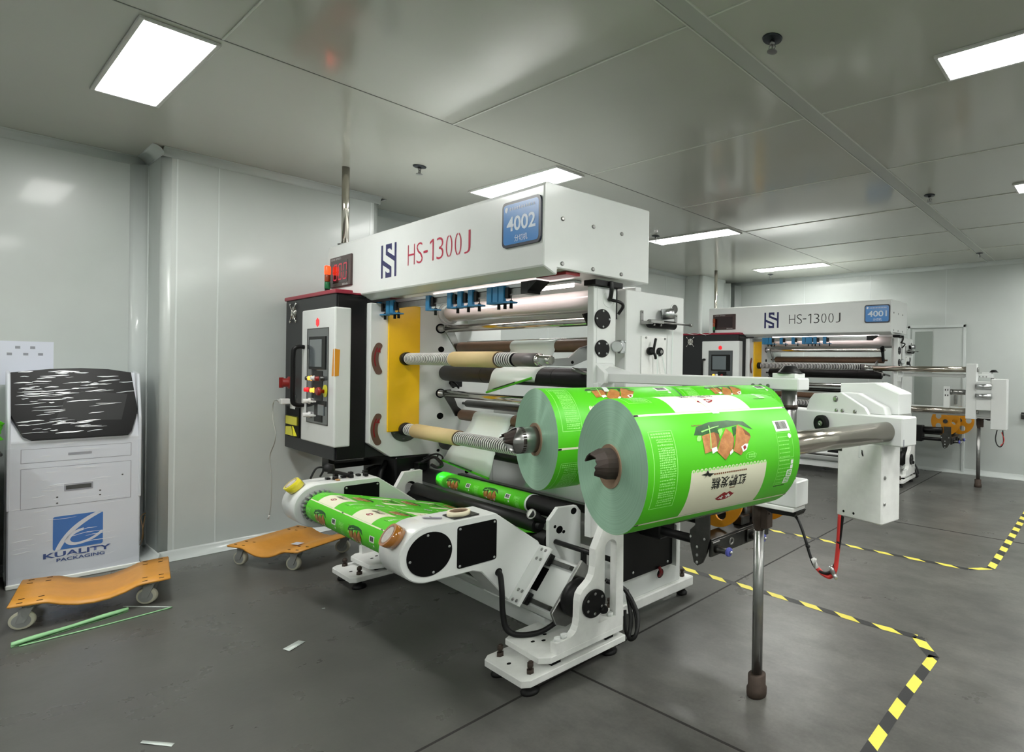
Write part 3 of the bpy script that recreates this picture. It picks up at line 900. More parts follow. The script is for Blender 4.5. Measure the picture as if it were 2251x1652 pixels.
def slitter(n):
    one = n == 1
    lab = ('white slitting and rewinding machine numbered 4002 with yellow shaft plate, nearest machine' if one
           else 'white slitting and rewinding machine numbered 4001 in the back of the room')
    m = thing('slitting_machine', lab, 'machine', (-3.6, 2.3, 0))
    # side frames
    b = B(); b.prism([(1.722,1.93),(1.722,.889),(1.867,.774),(2.156,.765),(2.17,.115),(2.75,.115),(2.75,1.93)], 'x', -4.78, -4.70, 0.004)
    part('left_side_frame', b, M_white, m)
    b = B(); b.box(-2.555, 2.0, 0.55, -2.5, 2.157, 1.93, 0.003); part('right_post', b, M_white, m)
    b = B(); b.box(-2.514, 2.02, 1.505, -2.497, 2.142, 1.92, 0.002); part('post_cover_plate', b, M_white, m)
    b = B(); b.box(-2.66, 2.232, 0.115, -2.50, 2.725, 1.937, 0.006); part('right_side_frame', b, M_white, m)
    b = B(); b.box(-2.545, 2.16, 0.75, -2.53, 2.182, 1.93); b.box(-2.532, 2.158, 1.5, -2.524, 2.172, 1.78); part('cable_channel', b, M_dsteel, m)
    b = B(); b.box(-4.70, 2.45, 1.80, -2.66, 2.50, 1.99, 0.003); part('rear_cross_beam', b, M_white, m)
    b = B(); b.box(-4.70, 2.69, 0.16, -2.66, 2.71, 1.10, 0.003); part('rear_panel', b, M_white, m)
    b = B(); b.box(-4.70, 2.30, 0.86, -2.66, 2.36, 0.90, 0.002); part('cross_bar', b, M_dsteel, m)
    b = B(); b.box(-4.70, 2.38, 0.52, -2.66, 2.42, 0.575, 0.002); part('cross_bar', b, M_dsteel, m)
    for x0, x1 in ((-2.575, -2.475), (-4.84, -4.72)):
        b = B(); b.box(x0, 2.1, 0.05, x1, 2.83, 0.115, 0.008); part('base_rail', b, M_whited, m)
        for y in (2.16, 2.77):
            xc = (x0+x1)/2
            b = B(); b.lathe([(0.034, 0), (0.036, 0.012), (0.02, 0.03), (0.012, 0.032), (0.012, 0.05)], (xc, y, 0), Z, 16); part('foot_pad', b, M_rubber, m)
            b = B(); b.cyl((xc, y, .114), (xc, y, .135), .016, seg=6); b.cyl((xc, y, .135), (xc, y, .165), .009, seg=10); b.cyl((xc, y, .15), (xc, y, .163), .014, seg=6); part('levelling_bolt', b, M_rust, m)
    # black guard and cable hole in the right side
    b = B(); b.prism([(2.21, .245), (2.632, .245), (2.632, .49), (2.33, .79), (2.21, .79)], 'x', -2.499, -2.485, .003)
    part('side_guard', b, M_black, m)
    b = B(); b.prism([(2.636, .235), (2.645, .235), (2.645, .495), (2.34, .80), (2.33, .795), (2.636, .49)], 'x', -2.50, -2.455, .001); part('guard_rib', b, M_white, m)
    b = B(); b.tubepipe((-2.502, 2.54, .205), (-2.496, 2.54, .205), .036, .029, 24); b.mi = 1; b.disc((-2.5005, 2.54, .205), X, .03); part('cable_hole', b, [M_white, M_gap], m)
    b = B(); b.tube([(-2.47, 2.50, .26), (-2.47, 2.515, .225), (-2.5, 2.53, .19)], .007); b.tube([(-2.475, 2.51, .26), (-2.472, 2.53, .22), (-2.5, 2.545, .185)], .006); part('hose', b, M_darkred, m)
    b = B()
    for y, z in ((2.55, .48), (2.30, .28), (2.59, .27)): b.bolt((-2.485, y, z), X, .008, .005)
    part('guard_bolt', b, M_alu, m, kind='stuff')
    # discs and fittings on the right post
    for z, r, ang in ((1.752, .054, (0, 90, 180, 270)), (1.588, .049, (45, 135, 225, 315))):
        b = B(); b.lathe([(r, 0), (r, .006), (r-.003, .008), (.0001, .008)], (-2.497, 2.057, z), X, 36); p = part('bearing_cover', b, M_black, m)
        for a in ang:
            b = B(); b.bolt((-2.489, 2.057+(r-.011)*cos(radians(a)), z+(r-.011)*sin(radians(a))), X, .006, .004); part('bolt', b, M_alu, p)
    b = B(); b.tubepipe((-2.5, 2.1, 1.862), (-2.494, 2.1, 1.862), .043, .036, 28); b.mi = 1; b.disc((-2.4985, 2.1, 1.862), X, .037); part('port_ring', b, [M_white, M_gap], m)
    b = B(); b.tube([(-2.46, 2.085, 1.96), (-2.455, 2.085, 1.92), (-2.47, 2.092, 1.88), (-2.49, 2.1, 1.86)], .012); b.tube([(-2.49, 2.105, 1.862), (-2.45, 2.14, 1.85), (-2.46, 2.172, 1.83), (-2.5, 2.175, 1.79)], .009); part('cable', b, M_cable, m)
    b = B(); b.box(-2.57, 1.985, 1.932, -2.47, 2.18, 1.962, .002); b.box(-2.535, 2.158, 1.76, -2.515, 2.178, 1.94); part('top_bracket', b, M_black, m)
    b = B(); b.lathe([(.03, 0), (.03, .05), (.033, .05), (.033, .055), (.028, .06)], (-2.505, 2.178, 1.603), (.7, -.7, 0), 18); b.box(-2.51, 2.178, 1.565, -2.48, 2.215, 1.64, .004)
    for z in (1.573, 1.632): b.bolt((-2.48, 2.207, z), X, .006)
    part('pressure_regulator', b, M_alu, m)
    b = B(); b.disc((-2.4995, 2.035, 1.475), X, .011, 14); b.disc((-2.4995, 2.13, 1.475), X, .009, 14); part('bolt_hole', b, M_gap, m, kind='stuff')
    # fittings on the right side frame
    b = B(); b.tubepipe((-2.5, 2.634, 1.858), (-2.495, 2.634, 1.858), .035, .028, 28); b.mi = 1; b.disc((-2.499, 2.634, 1.858), X, .029); part('port_ring', b, [M_white, M_dsteel], m)
    b = B()
    for y in (2.352, 2.645): b.box(-2.5, y-.01, 1.745 if y < 2.5 else 1.77, -2.49, y+.01, 1.825, .002); b.bolt((-2.49, y, 1.815), X, .006)
    b.box(-2.5, 2.342, 1.742, -2.41, 2.362, 1.762, .002); b.box(-2.43, 2.342, 1.748, -2.405, 2.45, 1.768, .002)
    for y in (2.38, 2.435): b.cyl((-2.418, y, 1.748), (-2.418, y, 1.734), .006, seg=8)
    b.cyl((-2.418, 2.44, 1.757), (-2.418, 2.70, 1.757), .006, seg=10); b.cyl((-2.418, 2.69, 1.757), (-2.418, 2.705, 1.757), .011, seg=10)
    part('strip_arm', b, M_steel, m)
    b = B(); b.lathe([(.02, 0), (.026, .008), (.026, .22), (.02, .228)], (-2.46, 2.37, 1.748), Y, 20); part('strip_roller', b, M_rubber, m)
    b = B(); b.lathe([(.034, 0), (.034, .075), (.031, .075), (.031, 0)], (-2.48, 2.50, 1.812), (.5, .62, .1), 24, close=True); part('core_tube', b, M_alu, m)
    b = B(); b.lathe([(.031, 0), (.031, .04), (.0001, .04)], (-2.475, 2.506, 1.812), (.5, .62, .1), 24); part('core_inside', b, M_gap, m)
    b = B(); b.box(-2.5, 2.35, 1.42, -2.492, 2.56, 1.675, .002); part('spool_plate', b, M_whited, m)
    b = B()
    for y in (2.385, 2.545): b.bolt((-2.492, y, 1.665), X, .007)
    part('plate_bolt', b, M_steel, m, kind='stuff')
    b = B(); b.lathe([(.026, 0), (.026, .012), (.009, .012), (.009, .016), (.0001, .016)], (-2.492, 2.497, 1.583), X, 28); p = part('spool_disc', b, M_black, m)
    b = B(); b.lathe([(.011, 0), (.011, .004), (.0001, .005)], (-2.476, 2.497, 1.583), X, 12); part('spool_nut', b, M_steel, p)
    b = B(); b.lathe([(.024, 0), (.024, .03), (.012, .04)], (-2.492, 2.413, 1.585), (.9, -.3, 0), 20)
    b.tube([(-2.455, 2.412, 1.59), (-2.45, 2.416, 1.625), (-2.455, 2.43, 1.66)], .008); b.tube([(-2.455, 2.412, 1.58), (-2.45, 2.422, 1.555), (-2.455, 2.43, 1.54)], .008); part('wing_knob', b, M_black, m)
    for y0, y1, z0, z1 in ((2.58, 2.575, 1.76, 1.40), (2.45, 2.452, 1.565, 1.42), (2.49, 2.53, 1.565, 1.42)):
        b = B(); b.hexa([(-2.46, y0-.005, z0), (-2.458, y0-.005, z0), (-2.458, y0+.005, z0), (-2.46, y0+.005, z0), (-2.46, y1-.005, z1), (-2.458, y1-.005, z1), (-2.458, y1+.005, z1), (-2.46, y1+.005, z1)]); part('trim_strip', b, M_film, m)
    # yellow plate, shaft seats, direction labels
    b = B(); b.box(-4.70, 1.838, .965, -4.684, 2.065, 1.93, .004); part('yellow_plate', b, M_yellow, m)
    for z in (1.521, .98):
        b = B(); b.lathe([(.098, 0), (.098, .01), (.05, .012)], (-4.699, 1.965, z), X, 36)
        for k in range(6): b.bolt((-4.69, 1.965+.08*cos(k*pi/3+.4), z+.08*sin(k*pi/3+.4)), X, .009, .004)
        part('shaft_seat', b, M_dsteel, m)
        b = B(); b.lathe([(.05, 0), (.05, .03), (.046, .05), (.038, .05)], (-4.684, 1.964, z), X, 28); part('shaft_collar', b, M_rubber, m)
    for zc, z0 in ((1.518, 1.521), (.99, .98)):
        b = B()
        pts_o, pts_i = [], []
        for k in range(13):
            a = radians(150 + 60*k/12)
            pts_o.append((1.945+.215*cos(a), zc+.215*sin(a))); pts_i.append((1.945+.168*cos(a), zc+.168*sin(a)))
        b.prism(pts_o + pts_i[::-1], 'x', -4.70, -4.697)
        for e in (0, -1):
            c = ((pts_o[e][0]+pts_i[e][0])/2, (pts_o[e][1]+pts_i[e][1])/2); b.prism(circ(c[0], c[1], .0235, 16), 'x', -4.70, -4.6968)
        p = part('direction_label', b, M_brownlab, m)
        b = B()
        arc = [(1.945+.19*cos(radians(155+42*k/8)), zc+.19*sin(radians(155+42*k/8))) for k in range(9)]
        arc2 = [(1.945+.199*cos(radians(155+42*k/8)), zc+.199*sin(radians(155+42*k/8))) for k in range(9)]
        b.prism(arc + arc2[::-1], 'x', -4.697, -4.6958)
        b.prism([(1.762, zc+.05), (1.79, zc+.045), (1.788, zc+.085)], 'x', -4.697, -4.6958)
        part('red_arrow', b, M_darkred, p)
    # rewind shafts
    for z, segs in ((1.521, [(-4.62, -3.94), (-3.36, -3.18)] if one else [(-4.62, -3.0)]), (.98, [(-4.62, -4.505), (-3.858, -3.05)] if one else [(-4.62, -3.0)])):
        yy = 1.964
        b = B(); b.cyl((-4.64, yy, z), (-3.0, yy, z), .036, seg=24); end = -2.955
        b.lathe([(.0415, 0), (.0415, end-(-3.17) if z > 1.2 and one else .05), (.036, (end-(-3.17) if z > 1.2 and one else .05)+.003)], (-3.17 if z > 1.2 and one else -3.0, yy, z), X, 24)
        s = part('rewind_shaft', b, M_shaft, m)
        b = B(); b.lathe([(.038, 0), (.038, .02), (.03, .024), (.026, .026), (.026, .125), (.022, .13), (.0001, .13)], (end, yy, z), X, 24); part('shaft_tip', b, M_chrome, s)
        b = B()
        for x0, x1 in segs: rings(b, x0, x1, yy, z, .0455, .0245)
        part('friction_rings', b, [M_ring, M_gap], m, kind='stuff')
        # tip support arm
        dz = z - 1.521
        poly = [(1.901,1.532),(1.906,1.508),(1.936,1.488),(2.131,1.488),(2.24,1.527),(2.25,1.617),(2.191,1.601),(2.103,1.536),(1.981,1.527)]
        b = B(); b.prism([(y, w+dz) for y, w in poly], 'x', -2.875, -2.855, .002)
        p = part('shaft_support_arm', b, M_alu, m)
        b = B(); b.disc((-2.855, 2.13, 1.51+dz), X, .01, 14); part('arm_hole', b, M_gap, p)
        b = B(); b.cyl((-2.87, 2.14, 1.47+dz), (-2.70, 2.30, 1.40+dz), .012, seg=12); b.lathe([(.035, 0), (.035, .02), (.02, .03)], (-2.80, 2.23, 1.42+dz), X, 20); part('arm_cylinder', b, M_steel, m)
    # rollers inside the frame
    def roller(y, z, r, mt, x0=-4.60, x1=-2.72, nm='roller', grooves=()):
        b = B(); b.lathe([(.012, 0), (r-.006, 0), (r, .006), (r, x1-x0-.006), (r-.006, x1-x0), (.012, x1-x0)], (x0, y, z), X, 32); b.cyl((x0-.08, y, z), (x1+.05, y, z), .012, seg=10)
        o = part(nm, b, mt, m)
        for gx in grooves:
            b = B(); b.tubepipe((gx, y, z), (gx+.004, y, z), r+.0006, r-.002, 32); part('roller_groove', b, M_gap, o)
    roller(2.25, 1.89, .068, M_clear, -4.56, -2.66, 'milky_roller')
    b = B(); b.tubepipe((-4.62, 2.25, 1.888), (-4.60, 2.25, 1.888), .085, .07, 36); part('clear_end_ring', b, M_ring_clear, m)
    roller(2.235, 1.765, .029, M_chrome, -4.60, -2.80, 'chrome_rod')
    roller(2.24, 1.247, .028, M_chrome, -4.60, -2.80, 'chrome_rod')
    roller(2.335, 1.62, .043, M_brown, -4.58, -2.80, 'brown_roller')
    roller(2.352, 1.074, .043, M_brown, -4.58, -2.80, 'brown_roller')
    roller(2.245, 1.413, .063, M_broll, -4.63, -2.80, 'black_roller', (-4.02, -3.15))
    roller(2.25, .86, .063, M_broll, -4.63, -2.80, 'black_roller', (-4.02,))
    roller(2.42, 1.16, .03, M_dsteel, -4.63, -2.80, 'steel_roller')
    for dz in (0, -.52):
        b = B(); b.prism([(2.215,1.795+dz),(2.275,1.80+dz),(2.33,1.66+dz),(2.365,1.63+dz),(2.36,1.585+dz),(2.315,1.58+dz),(2.285,1.64+dz),(2.225,1.74+dz)], 'x', -4.625, -4.61, .002); part('roller_lever', b, M_steel if dz == 0 else M_dsteel, m)
        b = B(); b.prism([(2.15,1.80+dz),(2.27,1.835+dz),(2.30,1.60+dz),(2.235,1.60+dz),(2.20,1.72+dz)], 'x', -2.80, -2.78, .002); b.lathe([(.03, 0), (.03, .015), (.0001, .02)], (-2.78, 2.22, 1.77+dz), X, 20); part('roller_lever', b, M_black, m)
    b = B(); b.cyl((-4.60, 2.40, 1.668), (-2.80, 2.33, 1.668), .006, seg=8); part('guide_rod', b, M_chrome, m)
    for y, z, r in ((2.229, 1.77, .04), (2.234, 1.602, .024), (2.233, 1.247, .038), (2.232, 1.064, .026), (2.22, .786, .012), (2.459, .583, .018), (2.32, 1.33, .02), (2.335, 1.30, .014)):
        b = B(); b.disc((-4.7005, y, z), X, r, 24, .0015); o = part('bearing_hole', b, M_gap, m)
        if r > .03:
            b = B(); b.lathe([(.028, 0), (.028, .012), (.02, .016), (.02, .075)], (-4.70, y, z), X, 20); part('pivot_boss', b, M_alu, o)
    b = B(); b.box(-4.68, 2.3, 1.30, -4.60, 2.36, 1.345, .004); b.tube([(-4.66, 2.27, 1.36), (-4.6, 2.3, 1.33), (-4.62, 2.34, 1.29)], .008); part('air_valve', b, M_black, m)
    # knife rail with blue holders
    b = B(); b.box(-4.83, 1.805, 1.892, -2.87, 1.845, 1.925, .002); b.mi = 1; b.box(-4.83, 1.80, 1.925, -2.87, 1.85, 1.948, .002); b.mi = 0; b.box(-4.83, 1.80, 1.885, -2.87, 1.808, 1.893)
    part('knife_rail', b, [M_steel, M_alu], m)
    b = B(); b.prism([(1.79, 1.885), (1.87, 1.885), (1.87, 1.952), (1.79, 1.952)], 'x', -2.87, -2.80, .002); b.hexa([(-2.80, 1.79, 1.90), (-2.72, 1.79, 1.945), (-2.72, 1.87, 1.945), (-2.80, 1.87, 1.90), (-2.80, 1.79, 1.952), (-2.72, 1.79, 1.952), (-2.72, 1.87, 1.952), (-2.80, 1.87, 1.952)]); part('rail_end_bracket', b, M_black, m)
    xs = (-4.735, -4.57, -4.506, -3.95, -3.658, -3.527, -3.399, -3.183, -3.118, -3.055) if one else (-4.49, -4.436, -4.378, -4.19, -3.99, -3.82, -3.76, -3.71, -3.64, -3.49)
    for x in xs:
        b = B(); b.box(x-.026, 1.782, 1.848, x+.026, 1.80, 1.942, .002); b.box(x-.026, 1.782, 1.842, x+.030, 1.802, 1.852, .001); b.box(x-.01, 1.782, 1.840, x+.095, 1.83, 1.850, .001)
        h = part('knife_holder', b, M_blue, m)
        b = B(); b.cyl((x+.068, 1.806, 1.81), (x+.068, 1.806, 1.858), .009, seg=10); b.cyl((x+.068, 1.806, 1.858), (x+.072, 1.806, 1.885), .0025, seg=6); part('knob', b, M_black, h)
        b = B(); b.box(x+.027, 1.79, 1.87, x+.06, 1.81, 1.93, .002); part('slide_block', b, M_black, h)
    # top beam
    prof = [(1.683, 1.992), (1.753, 1.956), (1.766, 1.956), (1.766, 1.99), (2.41, 1.988), (2.41, 2.43), (1.70, 2.418), (1.688, 2.412), (1.683, 2.40)]
    b = B(); b.prism(prof, 'x', -5.44, -2.5, .006)
    beam = part('top_beam', b, M_white, m)
    b = B()
    for y in (1.793, 1.99, 2.19):
        for z in (2.248, 2.017): b.bolt((-2.5, y, z), X, .011, .007, 10)
    part('beam_bolt', b, M_steel, beam, kind='stuff')
    b = B(); b.box(-2.8, 1.84, 1.972, -2.53, 1.93, 1.989, .002); part('beam_liner', b, M_emblem if one else M_white, beam)
    # tubular work lamp under the beam, behind its front lip
    b = B(); b.box(-4.55, 2.06, 1.972, -2.75, 2.11, 1.988, .002); wl_ = part('work_lamp_housing', b, M_alu, beam)
    b = B(); b.cyl((-4.5, 2.085, 1.964), (-2.8, 2.085, 1.964), .011, seg=12); part('work_lamp_tube', b, M_work, m)
    # number plate
    cx, cz = -2.688, 2.233
    b = B(); b.prism(rrect(-2.862, 2.112, -2.514, 2.352, .028), 'y', 1.672, 1.684); sg = part('number_plate', b, M_signframe, m)
    b = B(); flat(b, rrect(-2.848, 2.126, -2.528, 2.338, .022), (0, 1.672, 0), X, Z, .0006); part('plate_face', b, M_signblue, sg)
    b = B()
    text(b, '4002' if one else '4001', (-2.684, 1.6712, 2.232), X, Z, .262, .078, .02, .001)
    text(b, '分切机', (-2.682, 1.6712, 2.154), X, Z, .118, .036, .006, .001)
    for k in range(11):                                      # company line, too small to read in the photograph
        x = -2.79 + k*.0215
        flat(b, rect(x, 2.305, x+.016, 2.309), (0, 1.6712, 0), X, Z, .001); flat(b, rect(x, 2.312, x+.016, 2.315), (0, 1.6712, 0), X, Z, .001); flat(b, rect(x+.006, 2.303, x+.009, 2.32), (0, 1.6712, 0), X, Z, .001)
    flat(b, circ(-2.818, 2.311, .015, 16, 20, 290), (0, 1.6712, 0), X, Z, .001)
    part('plate_lettering', b, M_signtext, sg)
    # speed display
    b = B(); b.box(-5.355, 1.668, 2.073, -4.932, 1.684, 2.311, .004); ds = part('speed_display', b, M_disp, m)
    b = B(); b.box(-5.305, 1.666, 2.105, -4.985, 1.6685, 2.272); part('display_window', b, M_dispwin, ds)
    b = B()
    text(b, 'LINE SPEED', (-5.22, 1.6675, 2.291), X, Z, .20, .014, .02, .001); text(b, 'M/min', (-5.035, 1.6675, 2.088), X, Z, .11, .016, .02, .001)
    part('display_lettering', b, M_lettertext, ds)
    b = B()
    for k in range(3):
        x = -5.275 + k*.098
        w, h, t = .072, .128, .011
        z0 = 2.124
        for r in ((t*.6, 0, w-t*.6, t), (t*.6, h-t, w-t*.6, h), (0, t*.6, t, h/2-t*.4), (0, h/2+t*.4, t, h-t*.6), (w-t, t*.6, w, h/2-t*.4), (w-t, h/2+t*.4, w, h-t*.6)):
            sl = .012
            flat(b, [(x+r[0]+sl*r[1]/h, z0+r[1]), (x+r[2]+sl*r[1]/h, z0+r[1]), (x+r[2]+sl*r[3]/h, z0+r[3]), (x+r[0]+sl*r[3]/h, z0+r[3])], (0, 1.666, 0), X, Z, .0006)
    if one: part('digits', b, M_seg, ds)
    else: b.bm.free()
    # monogram and model lettering
    b = B(); hs_logo(b, -4.424, 2.078, -4.18, 2.309, 1.683); part('monogram', b, M_navy, m, kind='stuff')
    for ch, xa_, xb_ in (('H', -4.008, -3.909), ('S', -3.883, -3.798), ('-', -3.787, -3.731), ('1', -3.702, -3.652), ('3', -3.614, -3.527), ('0', -3.498, -3.419), ('0', -3.39, -3.311), ('J', -3.278, -3.209)):
        b = B()
        if ch == '-': flat(b, rect(xa_, 2.19, xb_, 2.204), (0, 1.683, 0), X, Z, .0012)
        elif ch == '0':
            cx_, hw = (xa_+xb_)/2, (xb_-xa_)/2
            for a0, a1 in ((100, 262), (278, 440)):            # stencil gaps at top and bottom
                po = [(cx_+hw*cos(radians(a0+(a1-a0)*k/14)), 2.198+.067*sin(radians(a0+(a1-a0)*k/14))) for k in range(15)]
                pi_ = [(cx_+(hw-.013)*cos(radians(a0+(a1-a0)*k/14)), 2.198+.057*sin(radians(a0+(a1-a0)*k/14))) for k in range(15)]
                for k in range(14): flat(b, [po[k], po[k+1], pi_[k+1], pi_[k]], (0, 1.683, 0), X, Z, .0012)
            bmesh.ops.remove_doubles(b.bm, verts=b.bm.verts[:], dist=1e-5)
        elif ch == '1':
            flat(b, [(xb_-.016, 2.131), (xb_, 2.131), (xb_, 2.265), (xb_-.016, 2.265), (xb_-.016, 2.248)], (0, 1.683, 0), X, Z, .0012)
            flat(b, [(xa_, 2.236), (xb_-.016, 2.250), (xb_-.016, 2.265), (xa_, 2.250)], (0, 1.683, 0), X, Z, .0012)
            bmesh.ops.remove_doubles(b.bm, verts=b.bm.verts[:], dist=1e-5)
        else: text(b, ch, ((xa_+xb_)/2, 1.683, 2.198), X, Z, xb_-xa_, .134, -.016, .0012)
        part('model_letter', b, M_modelred if one else M_pblack, m, kind='stuff' if ch == '0' else None)
    # front lower roller group
    for x0, nm in ((-2.83, 1), (-4.68, 0)):
        b = B(); b.prism([(2.004,.668),(2.134,.658),(2.165,.618),(2.168,.16),(2.02,.16),(1.947,.46),(1.945,.605)], 'x', x0, x0+.03, .002); p = part('lower_side_plate', b, M_white, m)
        if nm:
            b = B()
            for y, z, r in ((2.113, .628, .02), (2.016, .538, .022), (1.985, .562, .009), (2.045, .52, .01)): b.disc((x0+.0295, y, z), X, r, 20)
            part('plate_hole', b, M_gap, p, kind='stuff')
    b = B(); b.cyl((-2.83, 1.99, .475), (-2.30, 1.99, .475), .014, seg=14); b.box(-2.55, 1.975, .16, -2.53, 2.0, .475); part('tie_rod', b, M_black, m)
    for y, z, r, x0, x1 in ((1.955, .555, .042, -4.47, -2.92), (1.985, .475, .046, -4.60, -2.84), (2.1, .615, .054, -4.66, -2.84)):
        b = B(); b.lathe([(.02, -.03), (.02, 0), (r, 0), (r, x1-x0), (.02, x1-x0), (.02, x1-x0+.03)], (x0, y, z), X, 32); part('lower_roller', b, M_broll, m)
    for x in (-4.56, -2.915):
        b = B(); b.lathe([(.024, 0), (.024, .045), (.016, .06), (.016, .10)], (x-.005, 1.905, .635), (.35, .6, -.45), 18); g = part('gauge_body', b, M_rubber, m)
        b = B(); b.lathe([(.027, 0), (.029, .004), (.029, .012), (.025, .012), (.025, .009), (.0001, .009)], (x, 1.912, .63), (-.1, -.85, .45) if x < -4 else (.35, -.85, .35), 22); part('gauge_bezel', b, M_chrome, g)
        d = Vector((-.1, -.85, .45) if x < -4 else (.35, -.85, .35)).normalized()
        b = B(); b.disc(Vector((x, 1.912, .63)) + d*.0095, d, .0245, 20, .0006); part('gauge_dial', b, M_gauge, g)
    b = B(); b.box(-5.3, 1.90, .50, -4.69, 2.15, .765, .01); part('motor_housing', b, M_black, m)
    b = B(); b.lathe([(.0001, 0), (.12, 0), (.13, .01), (.13, .10), (.0001, .11)], (-5.0, 1.88, .55), (1, 0, 0), 28); b.tube([(-4.85, 1.9, .72), (-4.80, 1.84, .6), (-4.78, 1.9, .45), (-4.8, 2.0, .3)], .022, 10); part('drive_drum', b, M_black, m)
    b = B(); b.box(-4.66, 2.02, .66, -4.58, 2.09, .715, .004); b.mi = 1; b.box(-4.65, 2.015, .715, -4.57, 2.075, .722, .001); es = part('edge_sensor', b, [M_black, M_dsteel], m)
    b = B(); b.tube([(-4.60, 2.05, .72), (-4.52, 2.10, .765), (-4.42, 2.1, .745), (-4.36, 2.09, .72), (-4.42, 2.08, .70), (-4.5, 2.08, .71)], .012, 8); b.tube([(-4.64, 2.08, .74), (-4.6, 2.15, .775), (-4.5, 2.16, .76), (-4.45, 2.12, .71)], .007, 6); b.tube([(-4.68, 2.15, .76), (-4.60, 2.17, .77), (-4.55, 2.14, .75)], .006, 6)
    part('sensor_cables', b, M_cable, m)
    # trim winder on the right flank
    FR.append(FR[-1] @ Matrix.Translation((0 if one else .06, 0, 0)))
    b = B(); b.prism([(-2.01,.73),(-2.008,.646),(-2.045,.614),(-2.047,.586),(-2.039,.527),(-2.015,.445),(-1.989,.431),(-1.957,.45),(-1.927,.507),(-1.911,.57),(-1.912,.73)], 'y', 2.30, 2.316, .002); tw = part('trim_lever', b, M_dsteel, m)
    for x, z in ((-2.036, .58), (-1.938, .582), (-1.989, .532), (-1.989, .489), (-1.989, .450)):
        b = B(); b.bolt((x, 2.30, z), -Y, .008, .005); part('bolt', b, M_alu, tw)
    b = B(); b.cyl((-2.485, 2.36, .545), (-1.96, 2.36, .545), .024, seg=16); b.cyl((-2.485, 2.42, .66), (-2.05, 2.42, .66), .045, seg=20); b.box(-2.485, 2.33, .50, -2.30, 2.46, .72, .01); part('trim_axle', b, M_black, m)
    b = B(); b.box(-1.925, 2.316, .488, -1.905, 2.86, .572, .003); b.box(-2.02, 2.316, .572, -1.905, 2.86, .584, .002); part('trim_rail', b, M_dsteel, m)
    b = B(); b.lathe([(.021, 0), (.021, .004), (.013, .005), (.013, .001)], (-1.906, 2.49, .535), X, 20); part('rail_bush', b, M_steel, m)
    for y in (2.345, 2.66):
        b = B(); b.box(-1.905, y-.035, .495, -1.89, y+.03, .57, .004); b.lathe([(.024, 0), (.018, .02), (.0165, .075)], (-1.89, y, .53), X, 18); g = part('trim_spindle', b, M_dsteel, m)
        b = B(); b.lathe([(.022, 0), (.024, .005), (.022, .016), (.015, .018), (.0001, .018)], (-1.818, y, .53), X, 24); part('blue_cap', b, M_bluecap, g)
        b = B(); b.lathe([(.009, 0), (.009, .009), (.006, .01), (.006, .015), (.0001, .015)], (-1.80, y, .53), X, 8); part('spindle_nut', b, M_alu, g)
    for x, y in ((-2.03, 2.50), (-1.90, 2.80)):
        b = B()
        holes = [circ(x + .118*cos(radians(a)), .785 + .118*sin(radians(a)), .04, 14) for a in (0, 72, 144, 216, 288)]
        b.prism(circ(x, .785, .195, 44), 'y', y, y+.012, holes=holes); w = part('orange_wheel', b, M_orange, m)
        b = B(); b.cyl((x, y-.02, .785), (x, y+.12, .785), .03, seg=20); part('wheel_hub', b, M_dsteel, w)
    b = B(); b.box(-2.40, 2.52, .585, -2.06, 2.72, .66, .02); b.lathe([(.05, 0), (.06, .02), (.06, .16), (.04, .18)], (-2.02, 2.70, .64), Y, 20); b.box(-2.0, 2.62, .584, -1.93, 2.70, .64, .006); part('trim_motor', b, M_dsteel, m)
    FR.pop()
    return m

M_modelred = mat('model_red', (178, 28, 62), 0.4)

